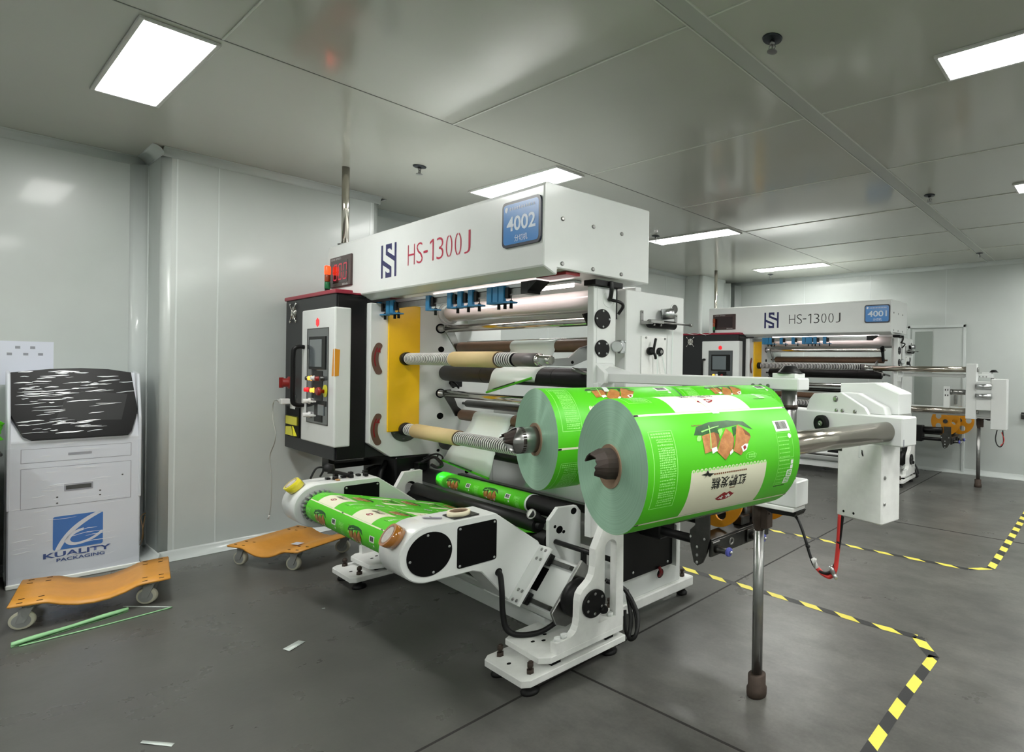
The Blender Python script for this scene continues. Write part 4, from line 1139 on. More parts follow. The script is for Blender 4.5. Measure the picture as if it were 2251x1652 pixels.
# ------------------------------------------------------------------ unwind stand in front of each machine
def stand(n):
    one = n == 1
    m = thing('unwind_stand', 'white unwind stand with two round-ended arms holding the green film roll' if one else 'white unwind stand under machine 4001, mostly hidden behind the turret', 'stand', (-3.4, 1.7, 0))
    for sd in (1, -1):
        fx = (lambda x: x) if sd == 1 else (lambda x: -6.80 - x)
        b = B(); b.prism([(fx(x), y) for x, y in ((-2.605, 1.475), (-2.575, 1.445), (-2.27, 1.445), (-2.241, 1.475), (-2.241, 2.03), (-2.605, 2.03))], 'z', .054, .088, .003); part('base_plate', b, M_whited, m)
        b = B(); b.prism([(fx(x), y) for x, y in ((-2.62, 1.62), (-2.585, 1.555), (-2.295, 1.545), (-2.250, 1.585), (-2.250, 2.02), (-2.62, 2.02))], 'z', .113, .144, .003); part('upper_plate', b, M_whited, m)
        for y in (1.63, 1.95):
            for x in (-2.30, -2.52):
                b = B(); b.box(fx(x)-.025, y-.025, .087, fx(x)+.025, y+.025, .114); part('spacer_block', b, M_gap, m)
        for x, y in ((-2.30, 1.51), (-2.55, 1.51), (-2.30, 1.97), (-2.55, 1.97)):
            b = B(); b.lathe([(.040, 0), (.042, .010), (.034, .022), (.016, .028), (.012, .055)], (fx(x), y, 0), Z, 20); part('foot_pad', b, M_rubber, m)
            if y < 1.6:
                b = B(); b.cyl((fx(x), y, .087), (fx(x), y, .106), .017, seg=6); b.cyl((fx(x), y, .106), (fx(x), y, .142), .009, seg=10); b.cyl((fx(x), y, .118), (fx(x), y, .136), .015, seg=6); part('levelling_bolt', b, M_rust, m)
        b = B()
        for x, y in ((-2.45, 1.62), (-2.42, 1.66), (-2.50, 1.66), (-2.47, 1.70)): b.disc((fx(x), y, .1438), Z, .010, 12, .0008)
        b.disc((fx(-2.45), 1.495, .0878), Z, .010, 12, .0008)
        part('plate_hole', b, M_gap, m, kind='stuff')
        # curved pillar with a slot
        outl = [(1.614,.144),(1.613,.195),(1.692,.196),(1.708,.202),(1.722,.214),(1.732,.235),(1.737,.27),(1.738,.32),(1.739,.35),(1.746,.382),(1.762,.402),(1.787,.418),(1.806,.432),(1.822,.455),(1.831,.493),(1.832,.58),(1.885,.68),(2.012,.68),(2.018,.144)]
        hole = circ(1.930, .57, .038, 13, 0, 180) + [(1.892, .30), (1.857, .25), (1.857, .206), (1.968, .206)]
        x0, x1 = (-2.298, -2.25) if sd == 1 else (-4.55, -4.502)
        b = B(); b.prism(outl, 'x', x0, x1, holes=[hole]); part('pillar', b, M_whited, m)
        xo = x1 if sd == 1 else x0; dn = X if sd == 1 else -X
        b = B(); b.lathe([(.068, 0), (.068, .012), (.065, .015), (.0001, .015)], Vector((xo, 1.822, .318)), dn, 40); p = part('pivot_cover', b, M_black, m)
        for k in range(6):
            a = radians(k*60+30)
            b = B(); b.bolt(Vector((xo, 1.822+.049*cos(a), .318+.049*sin(a))) + dn*.015, dn, .0075, .003); part('bolt', b, M_steel, p)
        b = B(); b.lathe([(.02, 0), (.022, .015), (.016, .03), (.0001, .03)], Vector((xo, 1.877, .272)), dn, 18); part('lock_knob', b, M_black, m)
        for y, z in ((1.632, .195), (1.668, .197), (1.95, .206)):
            b = B(); b.cyl(((x0+x1)/2, y, z), ((x0+x1)/2, y, z+.018), .016, seg=6); part('hex_bolt', b, M_white, m)
        # bearing between pillar and beam
        b = B()
        if sd == 1: b.lathe([(.085, 0), (.095, .02), (.095, .05), (.08, .06), (.06, .10)], (-2.40, 1.822, .318), X, 36)
        else: b.lathe([(.085, 0), (.095, .02), (.095, .05), (.08, .06), (.06, .10)], (-4.40, 1.822, .318), -X, 36)
        part('pivot_bearing', b, M_black, m)
        b = B(); b.prism([(1.87,.485),(1.69,.268),(1.715,.205),(1.775,.175),(1.875,.195),(1.94,.38),(1.915,.44)], 'x', -2.42 if sd == 1 else -4.42, -2.40 if sd == 1 else -4.40, .003); part('beam_end_plate', b, M_steel, m)
    # tilting beam
    O = Vector((0, 1.755, .373)); t = Vector((0, .612, .791)); nn = Vector((0, -.791, .612))
    def Q(x, a, h): return (x, O.y + t.y*a + nn.y*h, O.z + t.z*a + nn.z*h)
    b = B(); b.prism([(Q(0, .125, -.022)[1], Q(0, .125, -.022)[2]), (Q(0, -.125, -.022)[1], Q(0, -.125, -.022)[2]), (1.722, .212), (1.778, .182), (1.87, .20), (1.935, .38), (1.91, .432)], 'x', -4.40, -2.42, .003); part('tilting_beam', b, M_white, m)
    b = B()
    for x in (-2.80, -3.4, -4.0): b.hexa([Q(x, -.055, -.023), Q(x+.20, -.055, -.023), Q(x+.20, .065, -.023), Q(x, .065, -.023), Q(x, -.055, -.0205), Q(x+.20, -.055, -.0205), Q(x+.20, .065, -.0205), Q(x, .065, -.0205)])
    part('beam_window', b, M_gap, m, kind='stuff')
    for a in (.104, -.104):
        b = B(); b.hexa([Q(-4.38, a-.012, -.022), Q(-2.43, a-.012, -.022), Q(-2.43, a+.012, -.022), Q(-4.38, a+.012, -.022), Q(-4.38, a-.009, .004), Q(-2.43, a-.009, .004), Q(-2.43, a+.009, .004), Q(-4.38, a+.009, .004)]); part('slide_rail', b, M_dsteel, m)
    prof = []
    for k in range(17):
        a = radians(270 - 180*k/16); prof.append((1.235 + .131*cos(a), .622 + .131*sin(a)))
    q1, q2 = Q(0, .15, .045), Q(0, -.15, .045)
    prof += [(1.551, .748), (1.80, .545), (q1[1], q1[2]), (q2[1], q2[2]), (1.519, .423), (1.482, .468), (1.437, .486)]
    for x0, x1 in ((-2.896, -2.68), (-4.30, -4.08)):
        b = B(); b.prism(prof, 'x', x0, x1, .005)
        for f in b.bm.faces:
            if abs(f.normal.x) < .3 and f.calc_center_median().y < 1.28: f.smooth = True
        arm = part('swing_arm', b, M_white, m)
        b = B(); b.prism(rrect(1.36, .517, 1.557, .718, .012), 'x', x1-.0005, x1+.004); p = part('arm_cover', b, M_gap, m)
        for y, z in ((1.372, .529), (1.545, .529), (1.545, .706), (1.372, .706)):
            bb = B(); bb.bolt((x1+.004, y, z), X, .006, .003); part('bolt', bb, M_alu, p)
        b = B(); b.disc((x1-.0005, 1.235, .622), X, .1 if x0 > -4 else .03, 48, .0045); p = part('arm_cover', b, M_gap, m)
        for a in () if x0 < -4 else (10, 97, 190, 280):
            bb = B(); bb.bolt((x1+.004, 1.235+.088*cos(radians(a)), .622+.088*sin(radians(a))), X, .006, .003); part('bolt', bb, M_alu, p)
        b = B(); b.hexa([Q(x0-.02, -.155, .026), Q(x1+.085, -.155, .026), Q(x1+.085, .155, .026), Q(x0-.02, .155, .026), Q(x0-.02, -.155, .046), Q(x1+.085, -.155, .046), Q(x1+.085, .155, .046), Q(x0-.02, .155, .046)], .002); fl = part('arm_flange', b, M_white, m)
        b = B()
        for a in (-.135, -.085, .085, .135):
            for x in (x1+.028, x1+.062): b.bolt(Q(x, a, .046), nn, .0085, .006)
        part('flange_bolt', b, M_steel, fl, kind='stuff')
        for a in (.104, -.104):
            b = B(); b.hexa([Q(x0+.02, a-.03, -.012), Q(x1+.09, a-.03, -.012), Q(x1+.09, a+.03, -.012), Q(x0+.02, a+.03, -.012), Q(x0+.02, a-.03, .026), Q(x1+.09, a-.03, .026), Q(x1+.09, a+.03, .026), Q(x0+.02, a+.03, .026)], .004); part('slide_carriage', b, M_black, m)
    # toothed chucks
    for x0, x1 in ((-4.08, -4.035), (-2.94, -2.896)):
        b = B(); b.cyl((x0, 1.235, .622), (x1, 1.235, .622), .076, seg=32)
        for k in range(24):
            a = 2*pi*k/24; c = Vector((0, 1.235+.084*cos(a), .622+.084*sin(a))); d = Vector((0, cos(a), sin(a))); e = Vector((0, -sin(a), cos(a)))
            b.hexa([tuple(c + X*xx + d*dd + e*ee) for xx in (x0, x1) for dd, ee in ((-.012, -.006), (.012, -.006), (.012, .006), (-.012, .006))])
        part('chuck', b, M_alu, m)
    b = B(); b.box(-4.3, 1.76, .098, -2.56, 1.80, .178, .003); part('cross_tie', b, M_white, m)
    b = B(); b.tube([(-2.68, 1.572, .445), (-2.64, 1.56, .43), (-2.61, 1.55, .37), (-2.60, 1.55, .27), (-2.58, 1.56, .19), (-2.54, 1.60, .158), (-2.47, 1.68, .165), (-2.43, 1.76, .21)], .0135, 12); b.disc((-2.681, 1.572, .445), X, .019, 18, .002); part('motor_cable', b, M_rubber, m)
    b = B(); b.tube([(-2.40, 2.03, .33), (-2.33, 2.10, .28), (-2.25, 2.12, .16), (-2.22, 2.08, .07), (-2.26, 2.07, .05), (-2.30, 2.12, .12), (-2.36, 2.14, .26)], .011, 10); b.tube([(-2.42, 2.04, .33), (-2.36, 2.12, .27), (-2.29, 2.14, .15), (-2.25, 2.11, .06), (-2.30, 2.09, .05), (-2.36, 2.13, .15)], .009, 8); part('cable_loop', b, M_cable, m)
    return m

# ------------------------------------------------------------------ control cabinets
def cabinet(n):
    one = n == 1
    m = thing('control_cabinet', 'black control cabinet with red lid, white door and lit buttons, beside machine 4002' if one else 'black control cabinet with red lid and square screen beside machine 4001', 'cabinet', (-5.37, 1.8, .775))
    FR.append(FR[-1] @ Matrix.Translation((.06, -.012, 0)))
    b = B(); b.box(-5.947, 1.541, .775, -4.845, 2.0, 1.985, .004); part('cabinet_body', b, M_cabblack, m)
    b = B(); b.box(-4.85, 1.55, .785, -4.825, 1.73, 1.975, .003); part('cabinet_side', b, M_black, m)
    b = B(); b.box(-5.955, 1.53, 1.985, -4.82, 1.64, 2.014, .004); b.box(-5.955, 1.64, 1.985, -4.84, 2.0, 2.0, .002); part('cabinet_lid', b, M_red, m)
    b = B(); b.box(-5.509, 1.528, .873, -4.818, 1.632, 1.886, .01, 2); d = part('cabinet_door', b, M_white, m)
    b = B(); b.box(-5.377, 1.526, 1.022, -4.930, 1.529, 1.741, .001); part('smoked_window', b, M_winglass, d)
    b = B()
    for r in ((-5.377, 1.022, -4.93, 1.028), (-5.377, 1.735, -4.93, 1.741), (-5.377, 1.022, -5.371, 1.741), (-4.936, 1.022, -4.93, 1.741)): b.box(r[0], 1.5245, r[1], r[2], 1.528, r[3])
    part('window_edge', b, M_dsteel, d)
    b = B(); b.box(-5.325, 1.520, 1.43, -4.975, 1.527, 1.678, .003); part('screen_bezel', b, M_black, d)
    b = B(); b.box(-5.30, 1.5185, 1.45, -5.045, 1.5205, 1.655); part('touch_screen', b, M_screen, d)
    b = B(); b.prism([(-5.161+.036*cos(radians(a)), 1.784+.034*sin(radians(a))) for a in (30, 90, 150, 210, 270, 330)], 'y', 1.5255, 1.529); part('red_emblem', b, M_btnred, d)
    def btn(x, z, mt, r=.016, h=.022, nm='button'):
        b = B(); b.lathe([(r*1.25, 0), (r*1.25, .004), (r, .005), (r, h), (r*.8, h+.003), (.0001, h+.003)], (x, 1.527, z), -Y, 16); part(nm, b, mt, d)
    for x, z, mt in ((-5.33, 1.36, M_dsteel), (-5.275, 1.362, M_btnorange), (-5.215, 1.364, M_btnwhite), (-5.12, 1.362, M_stop), (-5.02, 1.365, M_dsteel), (-5.352, 1.272, M_btnred), (-5.222, 1.272, M_btnorange), (-5.11, 1.27, M_stop)): btn(x, z, mt)
    b = B(); b.lathe([(.046, 0), (.046, .004), (.0001, .005)], (-4.985, 1.527, 1.275), -Y, 24); e = part('stop_plate', b, M_btnyellow, d)
    b = B(); b.lathe([(.014, 0), (.014, .02), (.03, .025), (.032, .035), (.026, .045), (.0001, .047)], (-5.0, 1.523, 1.272), -Y, 24); part('emergency_stop', b, M_stop, d)
    for z in (1.188, 1.083):
        b = B(); b.lathe([(.024, 0), (.024, .012), (.017, .016), (.017, .05), (.0001, .052)], (-5.29, 1.527, z), -Y, 18); b.box(-5.26, 1.50, z-.006, -5.16, 1.527, z+.006, .002); part('speed_knob', b, M_btnwhite, d)
    b = B(); b.box(-5.36, 1.523, 1.16, -4.96, 1.528, 1.20); b.box(-5.2, 1.523, 1.04, -5.04, 1.528, 1.42); part('panel_strip', b, M_black, d)
    b = B(); b.box(-5.12, 1.521, 1.09, -5.0, 1.527, 1.17, .002); part('counter', b, M_screen, d)
    b = B(); b.tube([(-5.45, 1.53, 1.60), (-5.45, 1.495, 1.602), (-5.45, 1.465, 1.585), (-5.45, 1.458, 1.53), (-5.45, 1.458, 1.38), (-5.45, 1.458, 1.22), (-5.45, 1.465, 1.165), (-5.45, 1.495, 1.148), (-5.45, 1.53, 1.15)], .017, 10, n=4); part('door_handle', b, M_black, m)
    b = B(); b.lathe([(.052, 0), (.05, .004), (.02, .006), (.0001, .006)], (-5.745, 1.541, 1.88), -Y, 28)
    for a in (45, 135, 225, 315):
        b.cyl((-5.745, 1.53, 1.88), (-5.745+.098*cos(radians(a)), 1.53, 1.88+.098*sin(radians(a))), .004, seg=8); b.bolt((-5.745+.098*cos(radians(a)), 1.535, 1.88+.098*sin(radians(a))), -Y, .012, .008)
    for k in range(4): b.tubepipe((-5.745, 1.535-.001*k, 1.88), (-5.745, 1.532-.001*k, 1.88), .05-.011*k, .046-.011*k, 24)
    part('fan_guard', b, M_chrome, m)
    if one:
        b = B(); b.lathe([(.048, 0), (.05, .01), (.035, .014), (.035, .05), (.028, .055), (.0001, .055)], (-5.835, 1.541, 1.312), -Y, 24); b.box(-5.842, 1.47, 1.27, -5.828, 1.50, 1.355, .003); part('main_switch', b, M_stop, m)
        b = B(); b.box(-5.80, 1.534, 1.10, -5.68, 1.541, 1.22, .003); part('socket', b, M_btnwhite, m)
        b = B(); b.box(-5.895, 1.536, .875, -5.58, 1.542, 1.115); b.mi = 1; b.box(-5.885, 1.528, .97, -5.60, 1.538, 1.045, .004); b.hexa([(-5.86, 1.520, .885), (-5.66, 1.520, .885), (-5.62, 1.538, .885), (-5.87, 1.538, .885), (-5.87, 1.525, .955), (-5.72, 1.525, .965), (-5.72, 1.538, .965), (-5.87, 1.538, .955)], .003); part('yellow_plug_box', b, [M_gap, M_lime], m)
        b = B(); b.prism([(1.530, 1.385), (1.556, 1.39), (1.562, 1.578), (1.530, 1.585)], 'x', -4.8182, -4.8170); b.prism([(-4.865, 1.385), (-4.827, 1.388), (-4.827, 1.585), (-4.842, 1.58)], 'y', 1.5270, 1.5282); part('orange_sticker', b, M_orange, m, kind='stuff')
    else:
        b = B(); b.sheet([[(-5.80+.12*i+.02*sin(j), 1.52+.05*j, 2.016+.004*sin(i*1.7+j)-(.03 if j == 0 and i in (1, 3) else 0)) for i in range(5)] for j in range(4)], .003); part('white_cloth', b, M_film, m)
    # signal tower
    x, y, z = -5.37, 1.65, 2.0
    b = B(); b.cyl((x, y, z), (x, y, z+.062), .017, seg=20); tw = part('tower_base', b, M_black, m)
    for k, mt in enumerate((M_lampgreen, M_lampamber, M_lampred if one else M_lampamber)):
        b = B(); b.lathe([(.017, 0), (.019, .004), (.019, .05), (.017, .056)] if k < 2 else [(.018, 0), (.021, .004), (.021, .06), (.014, .068), (.0001, .07)], (x, y, z+.062+.058*k), Z, 20); part('signal_lamp', b, mt, tw)
    b = B(); b.box(-5.34, 1.62, .66, -5.20, 1.66, .777, .003); b.box(-5.34, 1.62, .66, -5.20, 2.3, .70, .003); b.box(-5.2, 2.0, .9, -4.825, 2.2, 1.6); part('cabinet_bracket', b, M_black, m)
    FR.pop()
    return m

def conduit(n, x, y, lab, z0=1.998):
    """chrome cable conduit from the cabinet to the ceiling"""
    t = thing('cable_conduit', lab, 'pipe', (x, y, z0))
    b = B(); b.cyl((x, y, z0), (x, y, CZ), .026, seg=24); part('pipe', b, M_pipe, t)
    b = B(); b.lathe([(.05, 0), (.05, .006), (.027, .012)], (x, y, z0+.001), Z, 24); part('flange', b, M_steel, t)

# ------------------------------------------------------------------ swing-out roll unloader
def turret_arms(n):
    one = n == 1
    m = thing('roll_unloader', 'white swing-out roll unloader of machine 4002 with steel support pole and red hoses' if one else 'white roll unloader on machine 4001 with two chrome rods on a thin pole', 'unloader', (-1.9, 2.1, 0))
    xe = -1.228 if one else -1.30
    b = B(); b.box(-2.50, 2.05, 1.402, xe, 2.145, 1.454, .005); ub = part('upper_bar', b, M_white, m)
    b = B(); b.prism([(-2.50, 1.35), (-2.43, 1.40), (-2.43, 1.455), (-2.50, 1.50)], 'y', 2.02, 2.05, .002); b.hexa([(-2.50, 2.05, 1.454), (-2.32, 2.10, 1.454), (-2.32, 2.14, 1.454), (-2.50, 2.145, 1.454), (-2.50, 2.05, 1.50), (-2.48, 2.10, 1.49), (-2.48, 2.14, 1.49), (-2.50, 2.145, 1.50)]); b.box(-2.50, 2.0, 1.33, -2.46, 2.045, 1.40, .003); part('bar_gusset', b, M_white, m)
    b = B()
    for x in (-1.46, -1.42, -1.38): b.cyl((x, 2.05, 1.418), (x, 2.045, 1.418), .009, seg=10)
    part('bar_bolt', b, M_steel, ub, kind='stuff')
    b = B(); b.box(xe-.135, 2.055, 1.454, xe-.02, 2.14, 1.474, .002); part('pivot_cap_plate', b, M_white, m)
    b = B(); b.lathe([(.058, 0), (.05, .006), (.026, .032), (.0001, .034)], (-1.302, 2.10, 1.474), Z, 24); part('pivot_cap', b, M_black, m)
    b = B(); b.cyl((-1.302, 2.10, 1.0), (-1.302, 2.10, 1.402), .034, seg=28); b.mi = 1; b.cyl((-1.302, 2.10, 1.322), (-1.302, 2.10, 1.338), .038, seg=28); part('pivot_post', b, [M_steel, M_rust], m)
    b = B(); b.box(-2.50, 2.05, .908, xe, 2.15, 1.018, .005); part('lower_bar', b, M_white, m)
    b = B(); b.box(xe-.25, 2.045, .888, xe-.012, 2.145, .906, .003); part('bar_foot_plate', b, M_whited, m)
    b = B(); b.prism([(-1.36, .865), (-1.245, .868), (-1.232, .888), (-1.42, .888)], 'y', 2.06, 2.14); part('pole_socket', b, M_rubber, m)
    px, py = -1.475, 2.135
    b = B(); b.lathe([(.022, .73), (.022, .76), (.033, .80), (.036, .888)], (px, py, 0), Z, 6); b.box(px+.02, py-.02, .77, px+.055, py+.03, .885, .004)
    for z in (.84, .87): b.bolt((px+.056, py, z), X, .006)
    part('pole_clamp', b, M_rust, m)
    b = B()
    prof = [(.0245 - .0022*(k % 2), radians(360*k/24)) for k in range(24)]
    b.prism([(px + r*cos(a), py + r*sin(a)) for r, a in prof], 'z', .05, .755, smooth=True); part('support_pole', b, M_steel, m)
    b = B(); b.lathe([(.045, 0), (.047, .01), (.047, .035), (.041, .04), (.041, .095), (.026, .10)], (px, py, 0), Z, 24); part('pole_foot', b, M_rust, m)
    return m

def hoses(m):
    mid = [(-1.295, 2.11, .87), (-1.255, 2.11, .845), (-1.213, 2.10, .775), (-1.19, 2.10, .715), (-1.165, 2.10, .668), (-1.125, 2.10, .648), (-1.085, 2.10, .665), (-1.062, 2.10, .72), (-1.045, 2.09, .80), (-1.028, 2.08, .91)]
    b = B(); b.tube(mid, .0065, 8); part('hose', b, M_cable, m, label='black cable of the hanging loop')
    low = [(-1.155, 2.10, .664), (-1.13, 2.105, .643), (-1.095, 2.105, .637), (-1.07, 2.10, .668), (-1.062, 2.10, .72), (-1.05, 2.09, .80), (-1.04, 2.08, .91)]
    b = B(); b.tube(low, .0095, 8); part('hose', b, M_cablered, m, label='red hose of the hanging loop')
    b = B(); b.tube([(a-.006, c+.012, z-.006) for a, c, z in mid[4:]], .006, 8); part('hose', b, M_cable, m, label='black cable beside the red hose')
    b = B(); b.cyl((-1.172, 2.095, .70), (-1.150, 2.095, .662), .009, seg=10); b.cyl((-1.16, 2.09, .672), (-1.15, 2.08, .705), .006, seg=8); part('hose_connector', b, M_btnwhite, m)
    b = B(); b.cyl((-1.083, 2.095, .665), (-1.055, 2.085, .645), .008, seg=10); b.cyl((-1.085, 2.09, .69), (-1.07, 2.09, .66), .010, seg=10); part('hose_connector', b, M_alu, m)
    for p in ((-1.2, 2.10, .74), (-1.05, 2.09, .79)):
        b = B(); b.lathe([(.009, 0), (.011, .004), (.009, .008)], p, (.3, 0, 1), 12); part('cable_tie', b, M_black, m)

BX, BY, BZ = -0.833, 2.035, 1.2635
HD1 = F1 @ Matrix.Translation((BX, BY, 0)) @ RZ(80.27)

def turret_head_open(m):
    """machine one: head swung out, shafts point at the viewer's left"""
    FR.append(HD1)
    b = B(); b.box(0, -.069, 1.211, .104, .63, 1.321, .005); part('head_beam', b, M_white, m)
    b = B(); b.box(0.006, -.0705, 1.212, .012, -.067, 1.24); part('beam_joint', b, M_kline, m)
    for v in (0.0, .559):
        b = B(); b.cyl((0, v, BZ), (-1.02, v, BZ), .0375, seg=40); part('unload_shaft', b, M_uchrome, m)
    b = B(); b.box(0.002, .014, .905, .13, .226, 1.211, .006); mb = part('drive_box', b, M_whited, m)
    b = B()
    for z in (.985, 1.085): b.bolt((.018, .014, z+.0), -Y, .007, .005)
    part('box_bolt', b, M_steel, mb, kind='stuff')
    b = B()
    for v, z in ((.19, .928), (.142, .928)): b.disc((.002, v, z), -X, .005, 12, .0006)
    part('box_hole', b, M_gap, mb, kind='stuff')
    b = B(); b.prism([(.40, 1.32), (.385, 1.365), (.36, 1.391), (.219, 1.401), (.105, 1.346), (.085, 1.32)], 'x', .012, .03, .002); p = part('cam_plate', b, M_white, m)
    b = B(); b.bolt((.012, .245, 1.375), -X, .012, .006, 12)
    for v in (.24, .21, .15): b.bolt((.012, v, 1.328), -X, .008, .006, 10)
    part('cam_bolt', b, M_steel, p, kind='stuff')
    b = B(); b.prism([(.30, 1.32), (.30, 1.39), (.24, 1.402), (.16, 1.40), (.04, 1.35), (.03, 1.32)], 'x', .045, .09, .003); part('drive_cover', b, M_white, m, label='lower white drive cover')
    b = B(); b.prism([(.285, 1.32), (.285, 1.437), (.114, 1.444), (.004, 1.405), (.004, 1.32)], 'x', .095, .19, .004); part('drive_cover', b, M_white, m, label='taller white drive cover with sloping top')
    b = B(); b.lathe([(.03, 0), (.034, .004), (.034, .022), (.022, .024), (.012, .014), (.0001, .014)], (-.001, .297, 1.272), -X, 32); w = part('stop_wheel', b, M_rubber, m)
    b = B(); b.lathe([(.011, 0), (.011, .012), (.006, .013), (.006, .008)], (-.012, .297, 1.272), -X, 14); part('wheel_bolt', b, M_steel, w)
    b = B(); b.box(0.0, .20, 1.165, .08, .42, 1.211, .004)
    for v in (.24, .30, .36): b.cyl((0, v, 1.185), (-.02, v, 1.185), .012, seg=12)
    part('lock_block', b, M_dsteel, m)
    b = B(); b.box(0.0, .114, 1.15, .02, .124, 1.211, .002); part('white_tab', b, M_white, m)
    b = B(); b.tube([(.01, .11, 1.19), (.0, .105, 1.17), (.01, .10, 1.15)], .003); part('small_wire', b, M_cable, m)
    FR.pop()

def turret_head_closed(m):
    """machine two: head in line with the rewind shafts"""
    y = 1.96
    b = B(); b.box(-1.60, y-.05, .885, -1.475, y+.06, 1.58, .004); p = part('head_plate', b, M_white, m)
    b = B(); b.disc((-1.475, y, 1.505), X, .03, 20, .02); b.disc((-1.475, y, .975), X, .03, 20, .02); part('rod_nut', b, M_steel, p, kind='stuff')
    for z in (1.505, .975):
        b = B(); b.cyl((-1.60, y, z), (-2.82, y, z), .0375, seg=28); part('unload_shaft', b, M_uchrome, m)
    b = B(); b.box(-1.475, y-.06, 1.0, -1.30, y+.06, 1.36, .004); part('gear_housing', b, M_white, m)
    for z in (1.18, 1.30):
        b = B(); b.cyl((-1.48, y-.075, z), (-1.29, y-.075, z), .03, seg=20); part('gas_spring', b, M_alu, m)
    b = B(); b.box(-1.302, y-.07, .77, -1.12, y+.08, 1.395, .006); mb = part('drive_box', b, M_white, m)
    b = B()
    for z in (.85, 1.0, 1.15, 1.3): b.bolt((-1.30, y-.06, z), -Y, .007, .005)
    part('box_bolt', b, M_steel, mb, kind='stuff')
    b = B(); b.box(-1.88, y-.01, .98, -1.80, y+.03, 1.285, .003); sp = part('stop_bracket', b, M_white, m)
    b = B()
    for x in (-1.855, -1.825):
        for z in (1.17, 1.24): b.cyl((x, y-.01, z-.01), (x, y-.012, z+.012), .006, seg=8)
    part('bracket_slot', b, M_gap, sp, kind='stuff')
    b = B(); b.cyl((-1.80, y+.02, 1.215), (-1.61, y+.02, 1.215), .034, seg=20); b.cyl((-1.80, y+.02, 1.215), (-1.77, y+.02, 1.215), .038, seg=20); part('air_cylinder', b, M_steel, m)
    b = B(); b.tube([(-1.23, y, .775), (-1.25, y, .66), (-1.23, y, .58), (-1.19, y, .56), (-1.16, y, .62), (-1.17, y, .77)], .007, 8); part('hose', b, M_cable, m, label='black cable loop under the drive box')
    b = B(); b.tube([(-1.18, y, .74), (-1.155, y, .66), (-1.165, y, .60), (-1.19, y, .575)], .007, 8); part('hose', b, M_cablered, m, label='short red hose in the cable loop')

# ------------------------------------------------------------------ build both
FR.append(F1)
m1 = slitter(1); c1 = cabinet(1)
s1 = stand(1)
u1 = turret_arms(1); hoses(u1); turret_head_open(u1)
conduit(1, -5.25, 1.735, 'steel conduit pipe from the top of the 4002 beam up to the ceiling', 2.417)
FR.pop()
FR.append(F2)
m2 = slitter(2); c2 = cabinet(2)
s2 = stand(2)
u2 = turret_arms(2); turret_head_closed(u2)
conduit(2, -5.42, 1.83, 'thin steel conduit pipe above the 4001 cabinet')
FR.pop()

# ------------------------------------------------------------------ film rolls on the unloader (frame: x along the shaft, y sideways, z up)
FR.append(HD1)
def film_roll(x0, v, R, L, label, flip, s_at, th_at, sgn, smin, smax, core=(.0515, .041), reps=(-1, 0, 1)):
    t = thing('film_roll', label, 'film roll', (x0, v, BZ), 'printed film rolls on the unloader')
    b = B()
    b.lathe([(core[0], 0), (R-.0008, 0), (R-.0008, L), (core[0], L)], (x0, v, BZ), X, 96, close=True)
    for f in b.bm.faces: f.smooth = False
    part('wound_film', b, M_rollside, t)
    b = B(); b.lathe([(R-.0008, .0004), (R, .0012), (R, L-.0012), (R-.0008, L-.0004)], (x0, v, BZ), X, 96)
    for f in [f for f in b.bm.faces if len(f.verts) > 4]: b.bm.faces.remove(f)
    for f in b.bm.faces: f.smooth = True
    pr = part('outer_film', b, M_greenfilm, t)
    b = B()
    mp = cyl_map((x0, v, BZ), X, -Y, Z, R, s_at, th_at, sgn)
    put_print(b, [(0.0, flip)], mp, smin, smax, R*radians(3.75), [REP*k for k in reps])
    for f in b.bm.faces: f.smooth = True
    part('film_print', b, PRINT_MATS, t)
    b = B(); b.tubepipe((x0-.003, v, BZ), (x0+L+.003, v, BZ), core[0], core[1], 40); part('core', b, M_card, t)
    return t
# near roll: text upside down; the lower stripe sits 48.3 degrees below the horizontal
nr = film_roll(-1.174, 0.0, .157, .4955, 'large green film roll nearest the camera, cream panel with upside-down title', False, 0.0, -48.3, 1, -.14, .62)
b = B()
rnd = random.Random(5)
n = 28
rows = []
for j, (xx, rr_) in enumerate(((0.06, .0405), (0.0, .0405), (-.03, .039), (-.058, .031))):
    rows.append([(-1.174+xx + (rnd.uniform(-.004, .004) if j == 3 else 0), -.004*j + rr_*cos(a)*(1 - .12*(j == 3)), BZ + .003*j + rr_*sin(a)*(1 - .1*(j == 3))) for a in [radians(q) for q in range(15, 226, 15)]])
b.sheet(rows, .003, smooth=False); part('torn_core_end', b, mat('torn_card', (52, 40, 33), .7, vary=.4, vscale=40), nr)
b = B(); b.cyl((-1.05, 0, BZ), (-1.04, 0, BZ), .0405, seg=32); part('core_inside', b, mat('core_dark', (40, 32, 27), .8), nr)
b = B()
mp = cyl_map((-1.174, 0, BZ), X, -Y, Z, .157, 0.0, -48.3, 1)
t_ = bmesh.new()
b.sheet([[mp(.213+.022*i+(.012*k/6), .355-.088*k/6, .0012) for i in range(2)] for k in range(7)]); part('clear_tape', b, M_film, nr)
rr1 = film_roll(-1.108, .559, .1585, .497, 'green film roll behind the nearest roll, steel tube sticking out of its core', False, 0.0, -5.2, 1, -.20, .40)
b = B()
rows = []
for xx in (.03, -.03, -.06):
    rows.append([(-1.108+xx - (.012*(1+cos(a*2))*(1 if xx < -.05 else 0)), .559+.0405*cos(a), BZ+.0405*sin(a)) for a in [2*pi*i/28 for i in range(29)]])
b.sheet(rows, .002); part('core_sleeve', b, M_steel, rr1)
b = B(); b.sheet([[(-1.150-.017*k+rnd.uniform(-.005, .005)*(k == 3), .559+.006*k+.037*cos(radians(a))*(1-.17*k), BZ+.004+.037*sin(radians(a))*(1-.18*k)) for a in range(20, 221, 20)] for k in range(4)], .003, smooth=False); part('torn_core_end', b, MATS['torn_card'], rr1)
